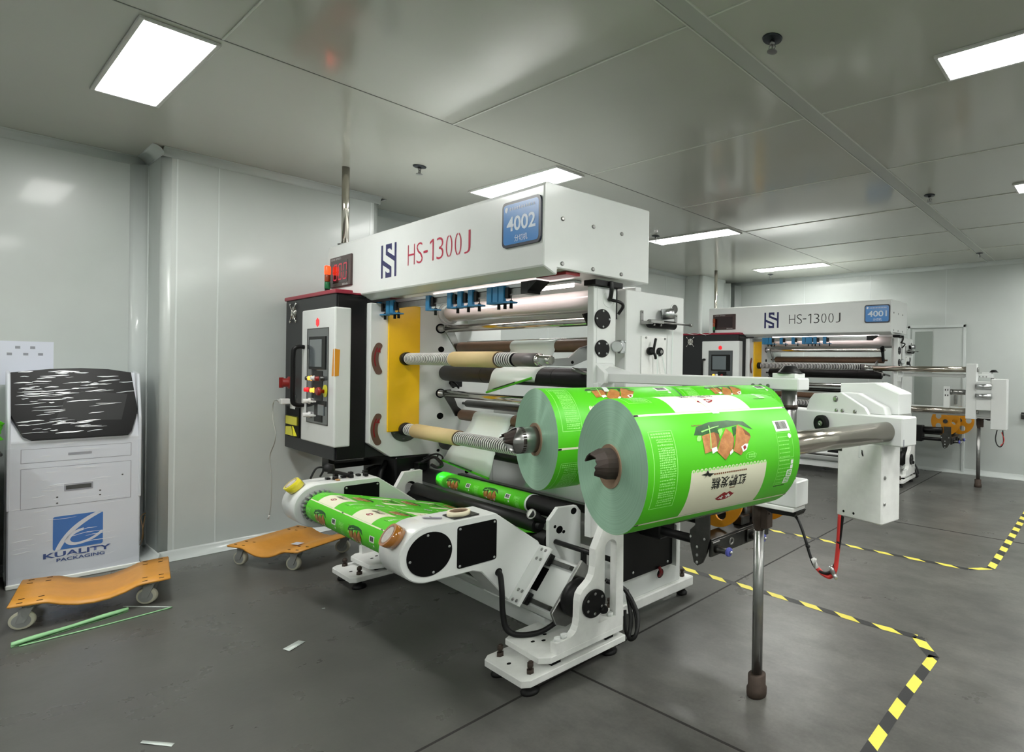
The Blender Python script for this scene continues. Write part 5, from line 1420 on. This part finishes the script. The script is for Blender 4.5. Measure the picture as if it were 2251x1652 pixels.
b = B(); b.cyl((-1.16, .559, BZ), (-1.15, .559, BZ), .0405, seg=32); part('core_inside', b, MATS['core_dark'], rr1)
mp = cyl_map((-1.108, .559, BZ), X, -Y, Z, .1585, 0.0, -5.2, 1)
b = B(); b.sheet([[mp(.235+.018*i-(.03*k/6), .30-.10*k/6, .0015) for i in range(2)] for k in range(7)]); part('clear_tape', b, M_film, rr1)
film_roll(-1.108+.503, .559, .1585, .497, 'green film roll farther along the rear unloader shaft beside its twin', False, 0.0, -5.2, 1, -.20, .40)
FR.pop()

# ------------------------------------------------------------------ film roll between the swing arms and its web
FR.append(F1)
t = thing('film_roll', 'long green film roll held between the two round-ended arms', 'film roll', (-3.5, 1.235, .622))
RA = .086
xa, xb = -4.03, -2.915
cy_, cz_ = 1.235, .622
b = B(); b.lathe([(.04, 0), (RA-.0006, 0), (RA-.0006, xb-xa), (.04, xb-xa)], (xa, cy_, cz_), X, 72, close=True); part('wound_film', b, M_rollside, t)
b = B(); b.lathe([(RA, 0.0003), (RA, xb-xa-.0003)], (xa, cy_, cz_), X, 72)
for f in [f for f in b.bm.faces if len(f.verts) > 4]: b.bm.faces.remove(f)
part('outer_film', b, M_greenfilm, t)
mp = cyl_map((xa, cy_, cz_), X, -Y, Z, RA, .275, 44.0, 1)
b = B()
put_print(b, [(0.0, False), (LANE_W+.003, False), (2*LANE_W+.006, False)], mp, .06, .275+RA*radians(62), RA*radians(5), [-REP, 0, REP], umax=xb-xa)
for f in b.bm.faces: f.smooth = True
part('film_print', b, PRINT_MATS, t)
# the web leaves the top of the roll and runs back under the black rollers
a_t = 106.0
P0 = Vector((0, cy_ - RA*cos(radians(a_t)), cz_ + RA*sin(radians(a_t))))
P1 = Vector((0, 1.945, .515))
dW = (P1-P0).normalized(); nW = Vector((0, -dW.z, dW.y)); LW = (P1-P0).length
s_t = .275 + RA*radians(a_t-44.0)
def webmap(u, s, lift):
    k = s - s_t
    p = P0 + dW*k + nW*(lift + .0006)
    return Vector((xa+u, p.y, p.z + .004*sin(u*9)*sin(k*4)))
w = thing('film_web', 'green film sheet running from the arm roll back under the black rollers', 'film', (-3.5, 1.5, .6))
b = B()
rows = [[webmap((xb-xa)*i/24, s_t+LW*j/8, -.0005) for i in range(25)] for j in range(9)]
b.sheet(rows); part('film_sheet', b, M_greenfilm, w)
b = B()
put_print(b, [(0.0, False), (LANE_W+.003, False), (2*LANE_W+.006, False)], webmap, s_t, s_t+LW, .04, [REP, 2*REP, 3*REP, 4*REP], umax=xb-xa, lift=.0003)
part('film_print', b, PRINT_MATS, w)
# film wrapped on the lower roller of the machine
t = thing('film_wrap', 'green printed film wrapped around the black roller below the rear roll', 'film', (-3.7, 2.1, .615))
xa2, xb2, RB = -4.36, -3.20, .0555
b = B(); b.lathe([(.05, 0), (RB, 0), (RB, xb2-xa2), (.05, xb2-xa2)], (xa2, 2.1, .615), X, 48, close=True); part('film_sleeve', b, M_greenfilm, t)
b = B()
put_print(b, [(0.02, False), (.02+LANE_W+.003, False), (.02+2*LANE_W+.006, False)], cyl_map((xa2, 2.1, .615), X, -Y, Z, RB, .2, 8.0, 1), .12, .30, RB*radians(7.5), [0], umax=xb2-xa2)
part('film_print', b, PRINT_MATS, t)
b = B(); b.tubepipe((xb2-.006, 2.1, .615), (xb2+.012, 2.1, .615), RB+.0012, .05, 40); part('white_edge', b, M_film, t)
gl = bpy.data.lights.new('sensor_lamp', 'SPOT'); gl.energy = 3.0; gl.color = (.05, 1, .15); gl.spot_size = radians(60); gl.shadow_soft_size = .01
go = bpy.data.objects.new('sensor_lamp', gl); COL.objects.link(go)
gp = F1 @ Vector((-4.40, 2.02, .705)); gt = F1 @ Vector((-4.33, 2.09, .655))
go.location = gp; go.rotation_euler = (gt-gp).to_track_quat('-Z', 'Y').to_euler()
go['label'] = 'green sensor lamp shining on the film edge'; go['category'] = 'lamp'

# paper cores on the rewind shafts
for x0, x1, z, lab in ((-3.935, -3.366, 1.521, 'tan paper core on the upper rewind shaft of machine 4002'), (-4.50, -3.863, .98, 'tan paper core on the lower rewind shaft beside the yellow plate')):
    t = thing('paper_core', lab, 'paper core', ((x0+x1)/2, 1.964, z), 'paper cores on the rewind shafts')
    b = B(); b.tubepipe((x0, 1.964, z), (x1, 1.964, z), .0525, .0465, 40); part('core_tube', b, M_paper, t)
    b = B(); b.tubepipe((x1-.0015, 1.964, z), (x1+.0006, 1.964, z), .0518, .047, 40); b.tubepipe((x0-.0006, 1.964, z), (x0+.0015, 1.964, z), .0518, .047, 40); part('cut_edge', b, M_card, t)

# white film strips hanging over the rollers, green printed edge
def strip(lab, x_of, path, edge, base):
    t = thing('film_strip', lab, 'film', base)
    rows = [[(x_of(k, len(path)-1, i/6), y+dy*i/6, z + (edge*i/6 if k >= len(path)-3 else 0)*(k-(len(path)-4))/3) for i in range(7)] for k, (y, z, dy) in enumerate(path)]
    b = B(); b.sheet(rows, .0012); part('film_sheet', b, M_film, t)
    last = rows[-1]
    b = B(); b.tube([Vector(p) for p in last], .0085, 8, n=3); b.mi = 1
    b.tube([Vector(p)+Vector((0, -.004, .006)) for p in last[1:5]], .006, 6, n=3); part('rolled_edge', b, [M_greenfilm, M_leaf], t)
cb = lambda yc, zc, r, a: (yc + r*cos(radians(a)), zc + r*sin(radians(a)))
def over(yc, zc, r, a0, a1, n=7): return [cb(yc, zc, r, a0+(a1-a0)*k/(n-1))+(0,) for k in range(n)]
p_ = over(2.335, 1.62, .045, 80, 215, 8) + [(2.27, 1.52, 0)] + over(2.245, 1.413, .066, 100, 185, 6) + [(2.178, 1.385, 0), (2.176, 1.36, 0), (2.172, 1.32, 0), (2.168, 1.288, 0)]
strip('white film strip hanging over the upper rollers with a rolled green edge', lambda k, n, t: -3.80 + .53*t - .05*max(0, k-8)/6*(1-t) - .04*max(0, k-8)/6*t, p_, .115, (-3.5, 2.2, 1.4))
p_ = over(2.352, 1.074, .045, 80, 205, 8) + [(2.28, .99, 0)] + over(2.25, .86, .066, 110, 185, 6) + [(2.175, .84, 0), (2.165, .82, 0), (2.15, .78, 0), (2.13, .745, 0)]
strip('lower white film strip hanging below the lower shaft with a green hem', lambda k, n, t: -4.33 + .52*t - .10*max(0, k-5)/12*(1-t) + .02*t*max(0, k-8)/6, p_, -.055, (-4.1, 2.2, .9))

# adhesive tapes, pen and small plate on the swing arms
def tape_roll(label, c, d, ro, ri, w, mt, mside, coremat, core=True):
    d = Vector(d).normalized(); c = Vector(c)
    t = thing('tape_roll', label, 'tape', tuple(c))
    b = B(); b.lathe([(ri, -w/2), (ro, -w/2), (ro, w/2), (ri, w/2)], c, d, 40, close=True); part('tape_winding', b, mt, t)
    b = B(); b.lathe([(ri-.004, -w/2-.0004), (ri+.0005, -w/2-.0004), (ri+.0005, w/2+.0004), (ri-.004, w/2+.0004)], c, d, 40, close=True); part('tape_core', b, M_card, t)
    if core:
        b = B(); b.lathe([(.0001, w/2-.004), (ri-.003, w/2-.004), (ri-.003, w/2-.001), (.0001, w/2-.001)], c, d, 32); part('core_label', b, coremat, t)
    return t
tape_roll('yellow adhesive tape roll lying tilted on the left swing arm', (-4.19, 1.136, .742), (-.05, -.66, .75), .046, .036, .048, M_tapeyellow, M_tapeside, M_tapecore)
t = tape_roll('brown adhesive tape roll leaning on the front of the right swing arm', (-2.76, 1.108, .716), (-.05, -.805, .59), .052, .041, .046, M_tapebrown, M_tapeside, M_tapecore)
t = tape_roll('cream masking tape ring lying on top of the right swing arm', (-2.745, 1.398, .769), (0, 0, 1), .052, .040, .020, M_masking, M_masking, M_tapecore, False)
t = thing('pen', 'grey pen lying on top of the right arm next to the tape', 'pen', (-2.78, 1.30, .757))
b = B(); b.lathe([(.001, 0), (.004, .01), (.0045, .012), (.0045, .09), (.003, .095)], (-2.822, 1.262, .758), (.8, .6, 0), 10); part('pen_barrel', b, mat('pen_grey', (150, 146, 160), .3), t)
b = B(); b.box(-2.80, 1.285, .7625, -2.77, 1.29, .7635); part('pen_clip', b, M_steel, t)
t = thing('small_plate', 'small dark steel plate under the masking tape ring', 'plate', (-2.75, 1.41, .753))
b = B(); b.box(-2.808, 1.35, .7525, -2.692, 1.475, .758, .002); part('steel_sheet', b, M_dsteel, t)
t = thing('hand_tool', 'black cable tools and clips heaped on the left swing arm', 'tools', (-4.2, 1.38, .755))
b = B(); b.tube([(-4.2, 1.22, .77), (-4.2, 1.25, .83), (-4.2, 1.29, .825), (-4.2, 1.27, .775)], .006, 8); b.lathe([(.03, 0), (.034, .02), (.02, .05)], (-4.2, 1.31, .80), (0, .3, 1), 16); b.tube([(-4.2, 1.31, .80), (-4.19, 1.36, .79), (-4.18, 1.42, .765)], .011, 8); part('black_tool', b, M_rubber, t)
b = B()
for i in range(9):
    y = 1.30+.028*i; x = -4.22+.05*sin(i*2.1); b.box(x, y, .752, x+.035, y+.022, .764+.006*(i % 3), .002)
part('clip', b, M_black, t, kind='stuff')
b = B(); b.box(-4.24, 1.40, .752, -4.20, 1.43, .768, .002); b.box(-4.15, 1.33, .752, -4.11, 1.35, .76, .002); part('brass_clip', b, M_tapeside, t)

# charger plugged into the cabinet and its hanging wire
t = thing('charger', 'white charger plug in the cabinet socket with a thin hanging wire', 'charger', (-5.70, 1.48, 1.16))
b = B(); b.box(-5.735, 1.45, 1.14, -5.675, 1.509, 1.185, .006); b.box(-5.82, 1.455, 1.152, -5.73, 1.48, 1.172, .005); part('plug', b, M_btnwhite, t)
wire = [(-5.94, 1.162), (-6.0, 1.15), (-6.04, 1.09), (-6.02, .98), (-5.955, .885), (-5.98, .80), (-6.10, .68), (-6.08, .58), (-6.05, .50), (-6.05, .36), (-6.06, .26), (-6.09, .17)]
b = B(); b.tube([(-5.82, 1.467, 1.162)] + [(x*.94-.02, 1.40, 1.5-(1.5-z)*.94) for x, z in wire[1:]], .0035, 6); part('wire', b, M_cablew, t)
b = B(); b.cyl((-5.745, 1.40, .252), (-5.757, 1.395, .218), .006, seg=8); part('wire_tip', b, M_btnwhite, t)
FR.pop()

# ------------------------------------------------------------------ wrapped kiosk
K = Matrix.Translation((-5.90, .36, 0)) @ RZ(-2.0)     # local: x towards the room, y along the front
t = None
FR.append(K)
t = thing('kiosk', 'white kiosk wrapped in shiny stretch film with a black screen hood, left corner', 'kiosk', (-.2, .3, 0))
W = .588
side = [(0, 0), (-.34, 0), (-.34, 1.40), (-.12, 1.40), (-.02, 1.10), (0, .93)]
b = B(); b.prism([(0, .012), (-.38, .012), (-.38, 1.36), (-.20, 1.39), (-.05, 1.06), (0, .94)], 'y', .0, W, .006); part('kiosk_body', b, M_kiosk, t)
b = B(); b.box(-.39, -.004, 0, .012, W+.004, .028, .004); part('kiosk_plinth', b, M_pwhite, t)
# side cheeks
for y0, y1 in ((-.004, .012), (W-.012, W+.004)):
    b = B(); b.prism([(.004, .5), (.004, .95), (.002, 1.07), (-.10, 1.385), (-.30, 1.40), (-.33, .5)], 'y', y0, y1, .004); part('side_cheek', b, M_kiosk, t)
# black screen hood on the sloping head
n_ = Vector((.93, 0, .37)).normalized(); e_ = Vector((-.37, 0, .93)).normalized()
O_ = Vector((.012, .294, .95))
def S_(a, h, k): return tuple(O_ + Y*a + e_*h + n_*k)
hood = [(-.20, 0), (.232, .0), (.252, .03), (.275, .13), (.285, .185), (.262, .47), (.15, .495), (.02, .503), (-.12, .495), (-.285, .47), (-.292, .20), (-.278, .15), (-.235, .03)]
b = B()
v, f = b._add([S_(a, h, -.03) for a, h in hood] + [S_(a*.985, h if h < .4 else h-.004, .018) for a, h in hood], [tuple(range(len(hood)))[::-1], tuple(range(len(hood), 2*len(hood)))] + [(i, (i+1) % len(hood), len(hood)+(i+1) % len(hood), len(hood)+i) for i in range(len(hood))])
bmesh.ops.recalc_face_normals(b.bm, faces=f)
part('screen_hood', b, mat('hood_black', (9, 9, 10), .35, spec=.15), t)
b = B(); b._add([S_(a, h, .0185) for a, h in ((-.10, .12), (.20, .11), (.235, .30), (.02, .33), (-.06, .26))], [(0, 1, 2, 3, 4)]); part('screen', b, mat('hood_screen', (20, 21, 22), .45, spec=.3), t)
# drawers
for nm, z0, z1 in (('drawer', .80, .892), ('drawer', .50, .765)):
    b = B()
    y0, y1 = .052, .542
    for r in ((y0, z0, y1, z0+.003), (y0, z1-.003, y1, z1), (y0, z0, y0+.003, z1), (y1-.003, z0, y1, z1)): b.box(-.002, r[0], r[1], .0006, r[2], r[3])
    d = part(nm, b, M_kline, t)
    b = B(); b.box(-.002, y0+.004, z0+.004, .0012, y1-.004, z1-.004); part('drawer_front', b, M_kiosk, d)
    if z1 < .8:
        b = B(); b.box(0, .235, .595, .004, .362, .642, .001); b.mi = 1; b.box(.003, .242, .604, .0046, .355, .632); part('card_slot', b, [M_kline, M_dsteel], d)
    else:
        b = B(); b.box(0, .25, .836, .003, .355, .852); part('drawer_handle', b, M_kline, d)
b = B()
for y, z in ((.50, .67), (.395, .575), (.395, .545), (.205, .56), (.205, .52)): b.disc((.001, y, z), X, .005, 10)
part('lock', b, M_dsteel, t, kind='stuff')
# company logo: blue square with a white swoosh, lettering underneath
lg = lambda pts: flat(b, [(u, w) for u, w in pts], (.001, .188, .205), Y, Z, .0008)
b = B(); lg(rrect(0, 0, .222, .225, .012)); pl = part('logo_square', b, M_kblue, t)
def sw(pts_o, pts_i):
    pts = pts_o + pts_i[::-1]
    flat(b, pts, (.001, .188, .205), Y, Z, .0016)
def bez(p0, p1, p2, n=12): return [((1-t)**2*p0[0]+2*t*(1-t)*p1[0]+t*t*p2[0], (1-t)**2*p0[1]+2*t*(1-t)*p1[1]+t*t*p2[1]) for t in [i/n for i in range(n+1)]]
b = B()
sw(bez((.008, -.004), (.055, .155), (.19, .226)), bez((.030, -.004), (.075, .135), (.222, .222)))
sw(bez((.05, .055), (.065, .115), (.135, .128)), bez((.074, .06), (.085, .098), (.133, .112)))
sw(bez((.05, .055), (.06, .01), (.12, .02)), bez((.074, .06), (.08, .028), (.12, .036)))
sw(bez((.12, .02), (.18, .03), (.225, .085)), bez((.12, .036), (.17, .045), (.215, .095)))
part('logo_swoosh', b, M_kiosk, t)
b = B(); text(b, 'KUALITY', (.001, .298, .176), Y, Z, .30, .036, .03, .0016); text(b, 'PACKAGING', (.001, .312, .138), Y, Z, .215, .022, .02, .0016); part('logo_lettering', b, mat('kiosk_navy', (44, 70, 132), .4), t)
# stretch film: crinkled clear wrap; white strips paint the glints along its folds
M_wrap = mat('stretch_film', (235, 240, 246), .08, alpha=.05, spec=.9)
def fold_glint_mat():
    m = mat('fold_glint_paint', (244, 247, 250), .2, spec=1.0, alpha=.8)
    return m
M_foldglint = fold_glint_mat()
b = B()
rnd = random.Random(11)
rows = []
for j in range(26):
    z = .06 + .84*j/25
    rows.append([(.006 + .004*rnd.random() + .003*sin(j*1.3+i*.7), -.012 + (W+.024)*i/16, z + .012*sin(i*.5+j)) for i in range(17)])
b.sheet(rows); part('wrap_sheet', b, M_wrap, t)
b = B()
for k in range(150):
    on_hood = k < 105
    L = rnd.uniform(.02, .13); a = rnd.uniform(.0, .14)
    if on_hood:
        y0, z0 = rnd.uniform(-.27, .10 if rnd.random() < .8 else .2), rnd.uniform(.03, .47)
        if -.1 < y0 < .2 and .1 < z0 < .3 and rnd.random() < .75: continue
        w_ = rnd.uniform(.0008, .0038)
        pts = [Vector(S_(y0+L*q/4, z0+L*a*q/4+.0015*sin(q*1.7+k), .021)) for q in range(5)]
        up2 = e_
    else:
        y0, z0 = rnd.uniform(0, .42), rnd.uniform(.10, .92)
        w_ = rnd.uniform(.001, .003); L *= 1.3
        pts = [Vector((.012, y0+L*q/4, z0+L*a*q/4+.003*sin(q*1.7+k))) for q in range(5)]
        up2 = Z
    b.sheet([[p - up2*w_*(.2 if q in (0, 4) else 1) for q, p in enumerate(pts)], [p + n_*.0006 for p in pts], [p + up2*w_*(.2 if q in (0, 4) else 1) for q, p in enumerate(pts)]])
part('painted_fold_glints', b, M_foldglint, t, kind='stuff')
FR.pop()

# paper notice on the wall behind the kiosk
t = thing('wall_notice', 'pale notice sheet with small socket marks on the wall behind the kiosk', 'notice', (XL0, .40, 1.4))
b = B(); b.box(XL0, .12, 1.30, XL0+.002, .585, 1.60); part('notice_sheet', b, M_sheet, t)
b = B()
for y, z in ((.415, 1.548), (.48, 1.548), (.38, 1.502), (.45, 1.502), (.515, 1.502)): b.box(XL0+.002, y, z, XL0+.003, y+.022, z+.018)
part('printed_mark', b, M_kline, t, kind='stuff')
# corner of a dark cupboard and a green bag at the left picture edge
t = thing('dark_cupboard', 'black cupboard edge left of the kiosk at the picture edge', 'cupboard', (-5.75, .15, 0))
b = B(); b.box(-6.2, -.35, .03, -5.72, .32, .88, .006); part('cupboard_body', b, M_black, t)
b = B(); b.box(-6.2, -.36, .88, -5.70, .33, .90, .004); part('cupboard_top', b, M_cabblack, t)
b = B(); b.box(-6.15, -.3, 0, -5.76, .28, .03); part('cupboard_plinth', b, M_gap, t)
b = B()
rnd = random.Random(4)
rows = []
for j in range(12):
    f_ = j/11
    rr_ = .16*(sin(pi*(.12+.8*f_)))**.6
    rows.append([(-5.86 + .6*rr_*cos(2*pi*i/22) + rnd.uniform(-.016, .016), .17 + rr_*1.05*sin(2*pi*i/22) + rnd.uniform(-.02, .02), .905 + .27*f_ + rnd.uniform(-.012, .012)) for i in range(22)])
for r in rows: r.append(r[0])
b.sheet(rows, .002, smooth=False); solo('film_bag', b, M_greenfilm, 'crumpled green film bag on the cupboard at the left edge', 'bag', (-5.86, .17, .905))

# ------------------------------------------------------------------ two moving dollies
def dolly(M, label):
    FR.append(M)
    t = thing('dolly', label, 'dolly', (0, 0, 0), 'orange board dollies')
    L, Wd = .62, .53                                         # x along the bend
    prof = [(-.31, .150), (-.305, .157), (-.19, .152), (-.165, .147), (-.12, .125), (-.06, .106), (0, .100), (.06, .106), (.12, .125), (.165, .147), (.19, .152), (.305, .157), (.31, .150)]
    rows = [[(x, -Wd/2+Wd*i/4, z) for i in range(5)] for x, z in prof]
    b = B(); b.sheet(rows, .012); part('board', b, M_wood, t)
    b = B()
    for sx in (-1, 1):
        for sy in (-1, 1):
            for dx in (.20, .27):
                for dy in (.16, .235): b.box(sx*dx-.011, sy*dy-.003, .1545, sx*dx+.011, sy*dy+.003, .1575 if dx > .22 else .1555)
    part('bolt_slot', b, M_gap, t, kind='stuff')
    rnd = random.Random(len(label))
    for sx in (-1, 1):
        for sy in (-1, 1):
            cx, cy = sx*.235, sy*.20
            a = rnd.uniform(-.5, .5)
            d = Vector((cos(a), sin(a), 0)); s = Vector((-sin(a), cos(a), 0))
            b = B(); b.box(cx-.045, cy-.045, .138, cx+.045, cy+.045, .145, .002); b.cyl((cx, cy, .118), (cx, cy, .14), .024, seg=18)
            for q in (-1, 1):
                o = Vector((cx, cy, 0)) + s*(q*.021)
                b.hexa([tuple(o + d*x + s*y + Z*z) for z0, pts in ((0, 0),) for x, y, z in ((-.035, -.002, .122), (.018, -.002, .122), (.018, .002, .122), (-.035, .002, .122), (-.045, -.002, .04), (-.015, -.002, .04), (-.015, .002, .04), (-.045, .002, .04))])
            c = part('caster_fork', b, M_casterhub, t)
            w = Vector((cx, cy, .05)) - d*.028
            b = B(); b.lathe([(.036, -.016), (.046, -.014), (.05, -.006), (.05, .006), (.046, .014), (.036, .016)], w, s, 30); part('caster_tyre', b, M_wheelrub, c)
            b = B(); b.lathe([(.0001, -.019), (.012, -.019), (.036, -.0165), (.036, .0165), (.012, .019), (.0001, .019)], w, s, 24); part('caster_wheel_hub', b, M_casterhub, c)
    FR.pop()
    return t
dolly(Matrix.Translation((-5.145, .652, 0)) @ RZ(80.5), 'orange curved board dolly on four casters in front of the wrapped kiosk')
d2 = dolly(Matrix.Translation((-5.175, 1.665, 0)) @ RZ(23), 'second orange board dolly half hidden under the swing arms')
FR.append(Matrix.Translation((-5.175, 1.665, 0)) @ RZ(23))
b = B(); b.box(-.03, -.03, .1135, .04, .02, .1145); part('white_patch', b, M_sheet, d2)
FR.pop()

# ------------------------------------------------------------------ scraps on the floor
b = B()
rows = [[Vector((-4.72, .305, .012)).lerp(Vector((-4.86, .74, .012)), j/10) + Vector((cos(radians(a)), 0, sin(radians(a)))) * (.015*(1+.15*sin(j))) for a in range(0, 331, 30)] for j in range(11)]
b.sheet(rows, .0008)
b.tube([(-4.70, .33, .004), (-4.70, .60, .004), (-4.725, .90, .004)], .004, 6); b.mi = 1
b.tube([(-4.725, .90, .004), (-4.85, .82, .003), (-4.97, .735, .003)], .003, 6)
solo('film_scrap', b, [M_scrapgreen, M_film], 'rolled green film scrap on the floor before the left dolly', 'scrap', (-4.8, .52, 0))
for pts, lab in ((((-3.60, 1.10), (-3.54, 1.11), (-3.60, 1.20), (-3.64, 1.18)), 'pale paper scrap on the dark floor, middle of three'), (((-3.17, .525), (-3.15, .515), (-3.03, .58), (-3.045, .592)), 'narrow white paper scrap at the bottom left of the picture'), (((-4.01, 1.415), (-3.99, 1.412), (-3.985, 1.425), (-4.0, 1.43)), 'tiny white paper crumb beside the left stand foot')):
    b = B(); b.sheet([[(pts[0][0], pts[0][1], .001), (pts[1][0], pts[1][1], .004)], [(pts[3][0], pts[3][1], .003), (pts[2][0], pts[2][1], .0015)]], .0006); solo('paper_scrap', b, M_film, lab, 'scrap', (pts[0][0], pts[0][1], 0))
t = thing('wall_cable', 'thin brown cable coil hanging in the corner beside the kiosk', 'cable', (-6.0, 1.0, .2))
b = B(); b.tube([(-6.15, 1.02, .32), (-6.12, .99, .30), (-6.06, .99, .24), (-6.05, .99, .16), (-6.10, .985, .10), (-6.18, .985, .08)], .004, 6); b.tube([(-6.16, 1.02, .30), (-6.10, 1.0, .22), (-6.10, .99, .14), (-6.2, .985, .10)], .003, 6); part('cable_loop', b, mat('brown_cable', (120, 92, 54), .5), t)
